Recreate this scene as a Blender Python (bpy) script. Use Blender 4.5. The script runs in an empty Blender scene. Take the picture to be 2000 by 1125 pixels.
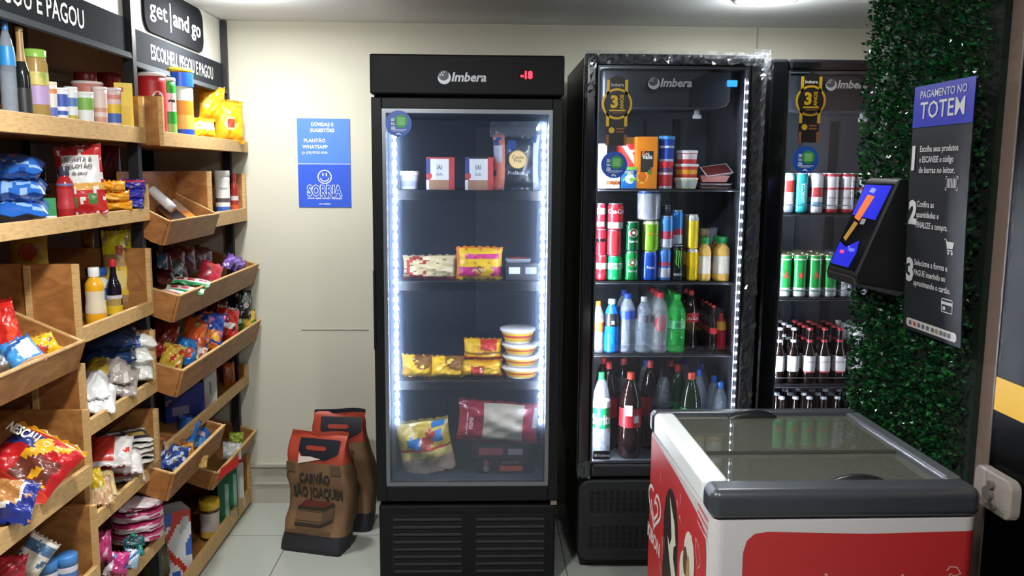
import bpy, bmesh, math, random
import numpy as np
from mathutils import Vector, Matrix, Euler
C = bpy.context.scene.collection
SC = bpy.context.scene
# ---------------------------------------------------------------- camera
CAM_H = 1.62
F_PX, PITCH, YAW, ROLL = 1671.5, .13542, .031225, -.0072317
def _cam():
    cp, sp, cy, sy, cr, sr = math.cos(PITCH), math.sin(PITCH), math.cos(YAW), math.sin(YAW), math.cos(ROLL), math.sin(ROLL)
    fwd = np.array([sy*cp, cy*cp, -sp]); right = np.array([cy, -sy, 0.0]); down = np.cross(fwd, right)
    return np.array([cr*right + sr*down, -sr*right + cr*down, fwd])
CM = _cam(); CO = np.array([0, 0, CAM_H])
cd = bpy.data.cameras.new('camera'); cam = bpy.data.objects.new('camera', cd); C.objects.link(cam)
cd.sensor_width = 36; cd.lens = F_PX/2000*36; cd.clip_start = .02; cd.clip_end = 60
cam.matrix_world = Matrix(((CM[0][0], -CM[1][0], -CM[2][0], 0), (CM[0][1], -CM[1][1], -CM[2][1], 0), (CM[0][2], -CM[1][2], -CM[2][2], CAM_H), (0, 0, 0, 1)))
SC.camera = cam
# ---------------------------------------------------------------- view, world, lights
vs = SC.view_settings
vs.view_transform = 'Standard'; vs.look = 'None'; vs.exposure = 0.0; vs.gamma = 1; vs.use_curve_mapping = False
SC.cycles.use_denoising = True
SC.cycles.max_bounces = 8; SC.cycles.transparent_max_bounces = 24; SC.cycles.sample_clamp_indirect = 4
SC.cycles.caustics_reflective = False; SC.cycles.caustics_refractive = False
w = bpy.data.worlds.new('room_air'); SC.world = w; w.use_nodes = True
w.node_tree.nodes['Background'].inputs[0].default_value = (.62, .66, .72, 1)
w.node_tree.nodes['Background'].inputs[1].default_value = .5
def area(name, loc, size, power, col=(.98, .99, 1.0), rot=(0, 0, 0)):
    l = bpy.data.lights.new(name, 'AREA'); l.shape = 'DISK'; l.size = size; l.energy = power; l.color = col
    o = bpy.data.objects.new(name, l); C.objects.link(o); o.location = loc; o.rotation_euler = rot
    return o
LAMPS = [(-.94, 3.40, 18.5), (1.08, 3.40, 13), (-.55, 1.5, 33), (.55, 1.0, 16)]
for i, (x, y, pw) in enumerate(LAMPS):
    area('downlight_glow', (x, y, 2.262), .17, pw)
    l = bpy.data.lights.new('diffuser_spill', 'POINT'); l.energy = pw*.36; l.shadow_soft_size = .06; l.color = (.97, .99, 1)
    o = bpy.data.objects.new('diffuser_spill', l); C.objects.link(o); o.location = (x, y, 2.19)
# ---------------------------------------------------------------- pixel helpers (2000 x 1125 frame -> points on real planes)
def ray(u, v): return CM.T @ np.array([(u-1000)/F_PX, (v-562.5)/F_PX, 1.0])
def on(u, v, ax, val):
    d = ray(u, v); t = (val-CO[ax])/d[ax]; return CO+d*t
def depth(p): return float(CM[2] @ (np.array(p)-CO))
def mpp(p): return depth(p)/F_PX
def X_at(u, y, z):
    k = (u-1000)/F_PX; a = CM[0]-k*CM[2]; q = np.array([0, y, z-CAM_H])
    return float(-(a @ q)/a[0])
def Z_at(v, x, y):
    k = (v-562.5)/F_PX; a = CM[1]-k*CM[2]; q = np.array([x, y, -CAM_H])
    return float(-(a @ q)/a[2])
# ---------------------------------------------------------------- materials
def lin(h):
    h = h.lstrip('#'); r = []
    for i in (0, 2, 4):
        c = int(h[i:i+2], 16)/255; r.append(c/12.92 if c <= .04045 else ((c+.055)/1.055)**2.4)
    return (*r, 1)
MATS = {}
def mat(h, rough=.5, metal=0, alpha=1, emit=0, coat=0, bump=0, bscale=60):
    key = (h, rough, metal, alpha, emit, coat, bump, bscale)
    if key in MATS: return MATS[key]
    m = bpy.data.materials.new('paint_%s_%d' % (h.lstrip('#'), len(MATS))); m.use_nodes = True; MATS[key] = m
    n = m.node_tree; b = n.nodes['Principled BSDF']; c = lin(h)
    b.inputs['Base Color'].default_value = c; b.inputs['Roughness'].default_value = rough; b.inputs['Metallic'].default_value = metal
    b.inputs['Alpha'].default_value = alpha
    if coat: b.inputs['Coat Weight'].default_value = coat; b.inputs['Coat Roughness'].default_value = .08
    if emit: b.inputs['Emission Color'].default_value = c; b.inputs['Emission Strength'].default_value = emit
    if bump:
        tc = n.nodes.new('ShaderNodeTexCoord'); t = n.nodes.new('ShaderNodeTexNoise'); t.inputs['Scale'].default_value = bscale; t.inputs['Detail'].default_value = 3
        bu = n.nodes.new('ShaderNodeBump'); bu.inputs['Strength'].default_value = bump; bu.inputs['Distance'].default_value = .01
        n.links.new(tc.outputs['Object'], t.inputs['Vector']); n.links.new(t.outputs['Fac'], bu.inputs['Height']); n.links.new(bu.outputs['Normal'], b.inputs['Normal'])
    return m
def film(h): return mat(h, .28, 0, 1, 0, .3, .25, 70)     # printed plastic film
def matte(h):
    m = mat(h, .92, bump=.001); m.node_tree.nodes['Principled BSDF'].inputs['Specular IOR Level'].default_value = .08; return m
def card(h): return mat(h, .45)
def plast(h): return mat(h, .3)
def noise_mat(name, cols, scale, rough=.6, stretch=(1, 1, 1), bump=0, metal=0):
    m = bpy.data.materials.new(name); m.use_nodes = True; n = m.node_tree; b = n.nodes['Principled BSDF']
    b.inputs['Roughness'].default_value = rough; b.inputs['Metallic'].default_value = metal
    tc = n.nodes.new('ShaderNodeTexCoord'); mp = n.nodes.new('ShaderNodeMapping'); mp.inputs['Scale'].default_value = stretch
    t = n.nodes.new('ShaderNodeTexNoise'); t.inputs['Scale'].default_value = scale; t.inputs['Detail'].default_value = 5
    cr = n.nodes.new('ShaderNodeValToRGB'); e = cr.color_ramp.elements
    while len(e) < len(cols): e.new(.5)
    for i, c in enumerate(cols): e[i].position = .28+.44*i/(len(cols)-1); e[i].color = lin(c)
    L = n.links.new
    L(tc.outputs['Object'], mp.inputs['Vector']); L(mp.outputs['Vector'], t.inputs['Vector']); L(t.outputs['Fac'], cr.inputs['Fac']); L(cr.outputs['Color'], b.inputs['Base Color'])
    if bump:
        bu = n.nodes.new('ShaderNodeBump'); bu.inputs['Strength'].default_value = bump; bu.inputs['Distance'].default_value = .01
        L(t.outputs['Fac'], bu.inputs['Height']); L(bu.outputs['Normal'], b.inputs['Normal'])
    return m
def glass_mat(name, tint, gloss=1.0, haze=0.0, hazecol='#8fa3b8', rough=0.0):
    m = bpy.data.materials.new(name); m.use_nodes = True; n = m.node_tree; n.nodes.clear(); L = n.links.new
    o = n.nodes.new('ShaderNodeOutputMaterial'); t = n.nodes.new('ShaderNodeBsdfTransparent'); t.inputs[0].default_value = lin(tint)
    g = n.nodes.new('ShaderNodeBsdfGlossy'); g.inputs['Roughness'].default_value = rough; g.inputs[0].default_value = (gloss, gloss, gloss, 1)
    fr = n.nodes.new('ShaderNodeFresnel'); fr.inputs[0].default_value = 1.45
    mx = n.nodes.new('ShaderNodeMixShader'); L(fr.outputs[0], mx.inputs[0])
    src = t.outputs[0]
    if haze:
        d = n.nodes.new('ShaderNodeBsdfDiffuse'); d.inputs[0].default_value = lin(hazecol); tl = n.nodes.new('ShaderNodeBsdfTranslucent'); tl.inputs[0].default_value = lin(hazecol)
        ad = n.nodes.new('ShaderNodeMixShader'); ad.inputs[0].default_value = .5; L(d.outputs[0], ad.inputs[1]); L(tl.outputs[0], ad.inputs[2])
        m2 = n.nodes.new('ShaderNodeMixShader'); m2.inputs[0].default_value = haze; L(t.outputs[0], m2.inputs[1]); L(ad.outputs[0], m2.inputs[2]); src = m2.outputs[0]
    L(src, mx.inputs[1]); L(g.outputs[0], mx.inputs[2]); L(mx.outputs[0], o.inputs[0])
    return m
# ---------------------------------------------------------------- geometry
TXT = {}
def text2d(s, bold=0):
    k = (s, bold)
    if k in TXT: return TXT[k]
    cu = bpy.data.curves.new('glyphs', 'FONT'); cu.body = s; cu.size = 1; cu.offset = bold; cu.resolution_u = 2
    ob = bpy.data.objects.new('glyphs', cu); C.objects.link(ob)
    me = bpy.data.meshes.new_from_object(ob.evaluated_get(bpy.context.evaluated_depsgraph_get()))
    vv = np.array([v.co[:2] for v in me.vertices]) if len(me.vertices) else np.zeros((0, 2)); ff = [tuple(p.vertices) for p in me.polygons]
    bpy.data.objects.remove(ob); bpy.data.curves.remove(cu); bpy.data.meshes.remove(me)
    TXT[k] = (vv, ff); return TXT[k]
class G:
    def __init__(s): s.v = []; s.f = []; s.m = []
    def add(s, vs_, fs, slot=0):
        b = len(s.v); s.v += [tuple(map(float, p)) for p in vs_]
        for i, f in enumerate(fs): s.f.append(tuple(b+k for k in f)); s.m.append(slot[i] if isinstance(slot, list) else slot)
        return s
    def box(s, x0, x1, y0, y1, z0, z1, slot=0):
        return s.add([(x0, y0, z0), (x1, y0, z0), (x1, y1, z0), (x0, y1, z0), (x0, y0, z1), (x1, y0, z1), (x1, y1, z1), (x0, y1, z1)],
                     [(0, 3, 2, 1), (4, 5, 6, 7), (0, 1, 5, 4), (1, 2, 6, 5), (2, 3, 7, 6), (3, 0, 4, 7)], slot)
    def prism(s, pts, ax, d0, d1, slot=0):
        def p3(a, b, d): return (d, a, b) if ax == 0 else ((a, d, b) if ax == 1 else (a, b, d))
        n = len(pts); vv = [p3(a, b, d0) for a, b in pts]+[p3(a, b, d1) for a, b in pts]
        return s.add(vv, [tuple(range(n))[::-1], tuple(range(n, 2*n))]+[(i, (i+1) % n, n+(i+1) % n, n+i) for i in range(n)], slot)
    def lathe(s, prof, seg=16, slot=0, c=(0, 0, 0), cap=True):
        vv = []; ff = []; ss = []; n = len(prof)
        for r, z in prof:
            for k in range(seg): a = 2*math.pi*k/seg; vv.append((c[0]+r*math.sin(a), c[1]-r*math.cos(a), c[2]+z))
        for i in range(n-1):
            for k in range(seg):
                k2 = (k+1) % seg; ff.append((i*seg+k, i*seg+k2, (i+1)*seg+k2, (i+1)*seg+k)); ss.append(slot((prof[i][1]+prof[i+1][1])/2, k/seg) if callable(slot) else slot)
        if cap:
            ff.append(tuple(range(seg))[::-1]); ff.append(tuple(range((n-1)*seg, n*seg)))
            ss += [slot(prof[0][1], 0) if callable(slot) else slot, slot(prof[-1][1], 0) if callable(slot) else slot]
        return s.add(vv, ff, ss)
    def tube(s, pts, r, seg=6, slot=0):
        pts = [Vector(p) for p in pts]; vv = []; ff = []; n = len(pts)
        for i, p in enumerate(pts):
            t = (pts[min(i+1, n-1)]-pts[max(i-1, 0)]).normalized(); u = t.cross(Vector((0, 0, 1)) if abs(t.z) < .9 else Vector((1, 0, 0))).normalized(); q = t.cross(u)
            rr = r[i] if isinstance(r, (list, tuple)) else r
            for k in range(seg): a = 2*math.pi*k/seg; vv.append(p+u*(rr*math.cos(a))+q*(rr*math.sin(a)))
        for i in range(n-1):
            for k in range(seg): ff.append((i*seg+k, i*seg+(k+1) % seg, (i+1)*seg+(k+1) % seg, (i+1)*seg+k))
        ff += [tuple(range(seg)), tuple(range((n-1)*seg, n*seg))]
        return s.add(vv, ff, slot)
    def grid(s, fn, nu, nv, slot=0):
        vv = [fn(i/nu, j/nv) for j in range(nv+1) for i in range(nu+1)]; ff = []; ss = []
        for j in range(nv):
            for i in range(nu):
                a = j*(nu+1)+i; ff.append((a, a+1, a+nu+2, a+nu+1)); ss.append(slot((i+.5)/nu, (j+.5)/nv) if callable(slot) else slot)
        return s.add(vv, ff, ss)
    def text(s, st, size, fn, slot=0, bold=0, align='C', sx=1, width=None, skew=0):
        vv, ff = text2d(st, bold)
        if not len(vv): return s
        x0, x1 = vv[:, 0].min(), vv[:, 0].max(); wd = x1-x0
        size_x = size*sx if width is None else width/wd
        off = {'C': (x0+x1)/2, 'L': x0, 'R': x1}[align]
        return s.add([fn((x-off)*size_x+skew*y*size, y*size) for x, y in vv], ff, slot)
    def stroke(s, pts, wd, fn, slot=0, closed=False):
        P = [Vector(p) for p in pts]; n = len(P); vv = []; ff = []
        for i in range(n):
            a = P[(i-1) % n] if closed or i else P[0]; b = P[(i+1) % n] if closed or i < n-1 else P[-1]
            t = (b-a).normalized(); q = Vector((-t.y, t.x)); h = (wd[i] if isinstance(wd, list) else wd)/2
            vv += [fn(*(P[i]+q*h)), fn(*(P[i]-q*h))]
        for i in range(n if closed else n-1): j = (i+1) % n; ff.append((2*i, 2*i+1, 2*j+1, 2*j))
        return s.add(vv, ff, slot)
    def flat(s, pts, fn, slot=0): return s.add([fn(*p) for p in pts], [tuple(range(len(pts)))], slot)
    def disc(s, cx, cy, r, fn, slot=0, seg=20, rin=0, ry=None):
        ry = ry or r; o = [(cx+r*math.cos(2*math.pi*k/seg), cy+ry*math.sin(2*math.pi*k/seg)) for k in range(seg)]
        if not rin: return s.flat(o, fn, slot)
        q = rin/r; i_ = [(cx+(a-cx)*q, cy+(b-cy)*q) for a, b in o]
        return s.add([fn(*p) for p in o+i_], [(k, (k+1) % seg, seg+(k+1) % seg, seg+k) for k in range(seg)], slot)
    def build(s, name, mats, parent=None, smooth=False, bevel=0, loc=None, segs=2):
        me = bpy.data.meshes.new(name); me.from_pydata(s.v, [], s.f); me.update()
        if not isinstance(mats, (list, tuple)): mats = [mats]
        for m in mats: me.materials.append(m)
        me.polygons.foreach_set('material_index', s.m)
        if smooth: me.polygons.foreach_set('use_smooth', [True]*len(s.f))
        o = bpy.data.objects.new(name, me); C.objects.link(o)
        if bevel:
            b = o.modifiers.new('edge', 'BEVEL'); b.width = bevel; b.segments = segs; b.limit_method = 'ANGLE'; b.angle_limit = .7
        if segs > 3: b.harden_normals = True; me.polygons.foreach_set('use_smooth', [True]*len(s.f))
        if parent is not None: o.parent = parent
        if loc is not None: o.location = loc
        return o
def rrect(x0, y0, x1, y1, r, n=5):
    out = []
    for cx, cy, a0 in ((x1-r, y0+r, -90), (x1-r, y1-r, 0), (x0+r, y1-r, 90), (x0+r, y0+r, 180)):
        for k in range(n+1): a = math.radians(a0+90*k/n); out.append((cx+r*math.cos(a), cy+r*math.sin(a)))
    return out
def FY(x0, y, z0): return lambda a, b: (x0+a, y, z0+b)            # print facing the camera side (-Y)
def FXp(x, y0, z0): return lambda a, b: (x, y0+a, z0+b)           # print facing +X
def FXn(x, y0, z0): return lambda a, b: (x, y0-a, z0+b)           # print facing -X
def FZ(x0, y0, z): return lambda a, b: (x0+a, y0+b, z)
def CY(r, z0, th0=0): return lambda a, b: (r*math.sin(a/r+th0), -r*math.cos(a/r+th0), z0+b)
def tag(o, label, cat, group=None):
    o['label'] = label; o['category'] = cat
    if group: o['group'] = group
    return o
def thing(name, label, cat, loc=(0, 0, 0), rz=0, group=None):
    o = bpy.data.objects.new(name, None); o.empty_display_size = .05; C.objects.link(o); o.location = loc; o.rotation_euler = (0, 0, rz)
    return tag(o, label, cat, group)
def struct(name, g, m, bevel=0):
    o = g.build(name, m, bevel=bevel); o['kind'] = 'structure'; return o
def dup(o, loc, label=None, rz=None):
    r = o.copy(); C.objects.link(r); r.location = loc
    if label: r['label'] = label
    if rz is not None: r.rotation_euler = (0, 0, rz)
    for ch in o.children:
        c = ch.copy(); C.objects.link(c); c.parent = r
        for g in ch.children:
            d = g.copy(); C.objects.link(d); d.parent = c
    return r
R = math.radians
# ================================================================ the room
M_WALL = noise_mat('cream_wall_paint', ['#c4c2b1', '#c8c6b5', '#ccc9b8'], 1.5, .75)
M_BROWN = noise_mat('brown_wall_paint', ['#7d685c', '#857064', '#8a7467'], 3, .7)
M_DARKW = noise_mat('taupe_wall_paint', ['#5d5049', '#645750', '#695c54'], 3, .75)
M_CEIL = noise_mat('ceiling_paint', ['#d3d7d8', '#d9dddd'], 1, .8)
M_TILE = bpy.data.materials.new('floor_tiles'); M_TILE.use_nodes = True
def _tile():
    n = M_TILE.node_tree; b = n.nodes['Principled BSDF']; L = n.links.new
    tc = n.nodes.new('ShaderNodeTexCoord'); mp = n.nodes.new('ShaderNodeMapping'); mp.inputs['Location'].default_value = (.865, .53, 0)
    br = n.nodes.new('ShaderNodeTexBrick'); br.offset = 0; br.inputs['Scale'].default_value = 1; br.inputs['Brick Width'].default_value = .6; br.inputs['Row Height'].default_value = .6
    br.inputs['Mortar Size'].default_value = .002; br.inputs['Color1'].default_value = lin('#b1b6ac'); br.inputs['Color2'].default_value = lin('#abb0a6'); br.inputs['Mortar'].default_value = lin('#55554e')
    L(tc.outputs['Object'], mp.inputs['Vector']); L(mp.outputs['Vector'], br.inputs['Vector']); L(br.outputs['Color'], b.inputs['Base Color']); b.inputs['Roughness'].default_value = .22
_tile()
WY = 4.06; CH = 2.29
struct('floor', G().box(-1.7, 2.4, -2.2, WY+.1, -.06, 0), M_TILE)
struct('ceiling', G().box(-1.7, 2.4, -2.2, WY+.1, CH, CH+.06), M_CEIL)
struct('wall_back', G().box(-1.7, 2.4, WY, WY+.1, 0, CH), M_WALL)
struct('wall_left', G().box(-1.7, -1.58, -2.2, WY, 0, CH), M_DARKW)
struct('wall_right', G().box(1.43, 1.95, 1.0, 3.10, 0, CH), M_BROWN)
struct('wall_side', G().box(1.95, 2.05, 1.0, WY, 0, CH), M_WALL)
struct('wall_front', G().box(-1.7, 2.4, -2.3, -2.2, 0, CH), mat('#6f7276', .7))
struct('door_1', G().box(-.1, .75, -2.2, -2.17, 0, 2.05), mat('#b9bcbc', .6))
# skirting with a pale ledge
struct('baseboard_back', G().prism([(WY, 0), (WY-.012, 0), (WY-.012, .095), (WY-.018, .095), (WY-.018, .104), (WY-.006, .104), (WY-.006, .18), (WY-.022, .186), (WY-.022, .2), (WY, .2)], 0, -1.58, 1.95), mat('#b7b3a4', .5))
struct('trim_1', G().box(-.88, -.56, WY-.003, WY, .862, .865), mat('#b3ad9c', .7))
struct('trim_2', G().box(1.255, 1.262, WY-.004, WY, 1.9, CH), mat('#a9a391', .7))
# ceiling lamps
for i, (x, y, pw) in enumerate(LAMPS):
    lab = ['round white downlight in the ceiling above the tall snack shelving', 'round white downlight in the ceiling above the beer fridges',
           'round white downlight in the ceiling over the shop aisle by the shelves', 'round white downlight in the ceiling over the chest freezer front'][i]
    t = thing('ceiling_downlight', lab, 'ceiling light', (x, y, CH), group='ceiling downlights')
    G().lathe([(.125, 0), (.125, -.008), (.098, -.014), (.098, 0)], 28, cap=False).build('trim_ring', mat('#d8dad8', .4), t, True)
    G().lathe([(.0, -.003), (.097, -.004), (.097, -.002), (0, -.001)], 28, cap=False).build('diffuser', mat('#fff6e8', .5, emit=14), t)
# ================================================================ glass door at the far edge
t = thing('glass_door', 'dark tinted glass shop door with a yellow band beside the brown wall', 'door', (1.30, 2.08, 0))
G().box(-.005, .005, -1.0, 0, .01, 2.2).build('pane', glass_mat('tinted_pane', '#6a5f58', .3, rough=.3), t)
G().box(-.0085, -.0065, -1.0, -.005, 1.03, 1.115).build('warning_band', mat('#e8b61e', .5), t)
G().box(-.007, .007, 0, .006, .01, 2.2).build('edge_seal', mat('#5d544e', .4), t)
k = G().prism(rrect(-.145, .785, .012, .885, .025), 0, -.035, -.007).build('lock_case', mat('#b3a89e', .15, alpha=.5), t, bevel=.004)
for z, y, r in ((.855, -.07, .011), (.83, -.06, .018), (.805, -.085, .010)):
    g = G(); g.lathe([(r, 0), (r, .012)], 14); g.v = [(-.033-b[2], y+b[0], z+b[1]) for b in g.v]; g.build('lock_screw', mat('#8d837b', .35, .6), k)
# ================================================================ artificial hedge
random.seed(4)
struct('trim_3', G().box(1.41, 1.43, 2.365, 3.09, 0, CH), mat('#16241a', .9))
def leaf_wall():
    rng = np.random.default_rng(7); n = 14000; v = []; f = []; mi = []
    ys = rng.uniform(2.36, 3.095, n); zs = rng.uniform(.02, 2.285, n); d = rng.uniform(0, 1, n)
    for i in range(n):
        seam = .045*math.exp(-((ys[i]-2.575)/.03)**2)*(.6+.4*math.sin(zs[i]*9))
        x = 1.405-.055*d[i]**.7+seam*.7; th = rng.uniform(0, 6.28); el = rng.uniform(-.5, 1.2); L = rng.uniform(.014, .026); W = L*.36
        a = Vector((-math.cos(el), math.sin(el)*math.cos(th), math.sin(el)*math.sin(th)+.2)).normalized()
        b = a.cross(Vector((rng.normal(), rng.normal(), rng.normal()))).normalized(); c = a.cross(b)
        p = Vector((x, ys[i], zs[i])); k = len(v); mid = p+a*L*.55
        v += [p, mid+b*W-c*W*.25, p+a*L, mid-b*W-c*W*.25, mid+c*W*.2]
        f += [(k, k+1, k+4), (k+1, k+2, k+4), (k+2, k+3, k+4), (k+3, k, k+4)]; mi += [int(rng.integers(0, 3))]*4
    # the same cover on the end that faces the fridges
    me = bpy.data.meshes.new('artificial_hedge'); me.from_pydata([tuple(q) for q in v], [], f)
    for h in ('#134022', '#0f3319', '#20602c'): me.materials.append(mat(h, .2, coat=.6))
    me.polygons.foreach_set('material_index', mi)
    o = bpy.data.objects.new('artificial_hedge', me); C.objects.link(o); o['kind'] = 'stuff'
    tag(o, 'glossy green artificial hedge leaves covering the brown wall beside the fridges', 'artificial hedge')
leaf_wall()
# ================================================================ payment sign
def icon_lines(g, fn, w): pass
t = thing('payment_sign', 'tall dark instruction sign with blue header hanging on the artificial hedge', 'sign', (1.322, 2.655, 1.135))
SW, SH = .332, .75
g = G(); n = 24
def sgn(u, v):
    x = -.006*math.sin(v*3.1)+.014*(1-v)
    return (x, -SW*u, .0+SH*v-.012*(1-v)*(1-2*abs(u-.5))*0)
pts = g.grid(sgn, 10, n, 0)
g.v += [(x+.004, y, z) for x, y, z in g.v]; m = len(g.f); h = len(g.v)//2
g.f += [tuple(q+h for q in f)[::-1] for f in g.f[:m]]; g.m += [0]*m
g.build('board', mat('#23262b', .45), t, True)
def SF(off=.0012):
    def fn(a, b):
        x, y, z = sgn(a/.345, b/.785); return (x-off, y, z)
    return fn
g = G()
for j in range(4): z0, z1 = .785*(.835+.165*j/4), .785*(.835+.165*(j+1)/4); g.flat([(0, z0), (.345, z0), (.345, z1), (0, z1)], SF(), 0)
g.build('blue_header', mat('#3036b4', .45), t)
def put(st, size, x, y, bold=0, width=None, align='L', name='lettering', col='#d9d9d9'):
    g = G(); f0 = SF(.0022); g.text(st, size, lambda a, b: f0(a+x, b+y), 0, bold, align, 1, width); return g.build(name, mat(col, .5), t)
put('PAGAMENTO NO', .034, .172, .745, .004, .265, 'C'); put('TOTEM', .074, .172, .682, .008, .255, 'C')
put('1', .10, .012, .525, .05); put('2', .10, .012, .352, .05); put('3', .10, .012, .165, .05)
for y, ls in ((.578, ('Escolha seus produtos', 'e ESCANEIE o código', 'de barras no leitor.')), (.405, ('Confira as', 'quantidades e', 'FINALIZE a compra.')), (.218, ('Selecione a forma e', 'PAGUE inserindo ou', 'aproximando o cartão.'))):
    for i, s_ in enumerate(ls): put(s_, .027, .062, y-.033*i, .012, .0105*len(s_))
g = G(); f0 = SF(.002)
for i in range(7): g.stroke([(.235+.008*i, .468), (.235+.008*i, .496)], .003+.002*(i % 2), f0)
for x, sx in ((.226, 1), (.292, -1)):
    for y, sy in ((.462, 1), (.502, -1)): g.stroke([(x, y+.008*sy), (x, y), (x+.008*sx, y)], .003, f0)
g.build('barcode_icon', mat('#cfcfcf', .5), t)
g = G(); g.stroke([(.238, .315), (.248, .313), (.258, .282), (.285, .282)], .004, f0); g.flat([(.249, .309), (.292, .307), (.284, .288), (.256, .288)], f0); g.disc(.262, .274, .005, f0); g.disc(.282, .274, .005, f0)
g.build('cart_icon', mat('#cfcfcf', .5), t)
g = G(); g.stroke(rrect(.236, .094, .296, .134, .005), .003, f0, 0, True); g.flat([(.236, .117), (.296, .117), (.296, .126), (.236, .126)], f0); g.flat([(.243, .1), (.258, .1), (.258, .111), (.243, .111)], f0)
g.build('card_icon', mat('#cfcfcf', .5), t)
g = G(); g.flat(rrect(.022, .012, .325, .04, .013), f0, 0); f1 = SF(.003)
for i, (x, c) in enumerate(((.05, 1), (.078, 2), (.105, 1), (.132, 1), (.16, 1), (.19, 1), (.214, 3), (.24, 1), (.262, 1), (.285, 1))): g.flat(rrect(x-.009, .019, x+.009, .033, .004), f1, c)
g.build('card_brand_strip', [mat('#d5d2cc', .5), mat('#6c6c72', .5), mat('#cf5a2c', .5), mat('#9a8a5a', .5)], t)
# ================================================================ payment terminal
t = thing('payment_terminal', 'black tilted self checkout terminal with glowing screen mounted on the hedge', 'payment terminal', (1.378, 2.815, 1.25))
P = [(.02, -.015), (.02, .34), (-.055, .356), (-.07, .350), (-.19, .045), (-.18, .018)]
G().prism(P, 1, -.115, .115).build('housing', mat('#0b0b0d', .5), t, bevel=.006)
A = Vector((-.07, 0, .350)); B = Vector((-.19, 0, .045)); up = (A-B).normalized(); nrm = Vector((-up.z, 0, up.x))*1.0
nrm = Vector((-abs(up.z), 0, abs(up.x)))
def TF(off=.002):
    return lambda a, b: tuple(B+up*b+nrm*off+Vector((0, .105-a*.955, 0)))
HL = (A-B).length
G().flat([(0, .012), (.22, .012), (.22, HL-.012), (0, HL-.012)], TF(.0008)).build('bezel', mat('#101015', .15), t)
g = G(); f0 = TF(.0016)
g.flat([(.006, .02), (.16, .02), (.17, .075), (.15, .115), (.07, .085), (.006, .1)], f0, 0)
g.flat([(.006, .20), (.2, .19), (.21, HL-.018), (.006, HL-.018)], f0, 0)
f1 = TF(.0022); g.flat([(.035, .19), (.085, .18), (.12, .27), (.06, .275)], f1, 1); g.flat([(.02, .115), (.05, .105), (.085, .172), (.05, .178)], f1, 2); g.flat([(.06, .285), (.1, .28), (.11, .295), (.07, .3)], f1, 3)
g.text('Toque', .022, lambda a, b: f1(a+.12, b+.075), 3, .02)
g.build('screen', [mat('#2a2fd0', .2, emit=.38), mat('#d8703a', .2, emit=.45), mat('#a8803a', .2, emit=.25), mat('#8f97e8', .2, emit=.4)], t)
G().flat(rrect(.1, .17, .135, .19, .004), TF(.003)).build('sticker', mat('#8f8f93', .5), t)
G().flat(rrect(.045, .062, .075, .072, .004), TF(.003)).build('scanner_light', mat('#ff2a3c', .3, emit=4), t)
G().prism([(-.196, .04), (-.186, .012), (-.03, -.026), (-.02, -.008)], 1, -.11, .11).build('scanner_base', mat('#3a3a3d', .4), t, bevel=.004)
# ================================================================ fridges
def dull(h, r=.5):
    m = mat(h, r, coat=.001); m.node_tree.nodes['Principled BSDF'].inputs['Specular IOR Level'].default_value = .2; return m
M_BLK = dull('#141517', .42); M_BLKG = mat('#101115', .14, coat=.5); M_ALU = mat('#7d8086', .35, .7)
M_LINER = mat('#363c4a', .5); M_LINER2 = mat('#5a5e66', .35)
M_GLASS_HAZE = glass_mat('misted_freezer_pane', '#e9eef5', 1, .08, '#8fa3c4'); M_GLASS = glass_mat('clear_fridge_pane', '#f1f4f8', 1)
M_LED = mat('#f1f6ff', .4, emit=300); M_LED2 = mat('#f2f6ff', .4, emit=260); M_LED3 = mat('#f3f6ff', .4, emit=900)
def logo(parent, x, y, z, s, mcol='#b9bcc2'):
    """round swoosh badge and italic word"""
    m = mat(mcol, .35, .3); m2 = mat('#4c4f55', .4)
    g = G(); f = FY(x, y, z)
    g.disc(0, .5*s, .5*s, f, 1, 24)
    f2 = FY(x, y-.0006, z)
    pts = [(.47*s*math.cos(a), .5*s+.47*s*math.sin(a)) for a in np.linspace(R(175), R(400), 18)]
    g.stroke(pts, [s*(.04+.26*math.sin(math.pi*i/17)) for i in range(18)], f2, 0)
    for k, (px, py) in enumerate(((-.2, .78), (0, .86), (-.32, .62), (-.1, .64))): g.disc(px*s, py*s, .07*s, f2, 0, 8)
    g.build('logo_badge', [m, m2], parent)
    G().text('Imbera', s*1.02, lambda a, b: (x+.62*s+a, y-.0006, z+.14*s+b), 0, .03, 'L', 1, s*2.85, .22).build('logo_lettering', m, parent)
def blue_sticker(parent, x, y, z, r):
    g = G(); f = FY(x, y, z); g.disc(0, 0, r, f, 0, 28); f1 = FY(x, y-.0006, z)
    g.disc(.18*r, .18*r, .5*r, f1, 1, 22); f2 = FY(x, y-.0011, z); g.flat([(-.1*r, -.12*r), (.48*r, -.12*r), (.48*r, .48*r), (-.1*r, .48*r)], f2, 3)
    for i, c in enumerate('BEB'): g.text(c, .42*r, lambda a, b: f1(-.55*r+b, .32*r-.3*r*i+a), 2, .03)
    g.stroke([(-.6*r, -.45*r), (.6*r, -.45*r)], .05*r, f1, 2); g.stroke([(-.45*r, -.55*r), (.4*r, -.55*r)], .04*r, f1, 2)
    g.stroke([(-.18*r, -.8*r), (0, -.72*r), (.16*r, -.84*r)], .1*r, f1, 2)
    return g.build('round_sticker', [mat('#1f57bb', .35), mat('#2f9d4d', .4), mat('#dfe8f2', .5), mat('#7fc77a', .45)], parent)
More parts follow.
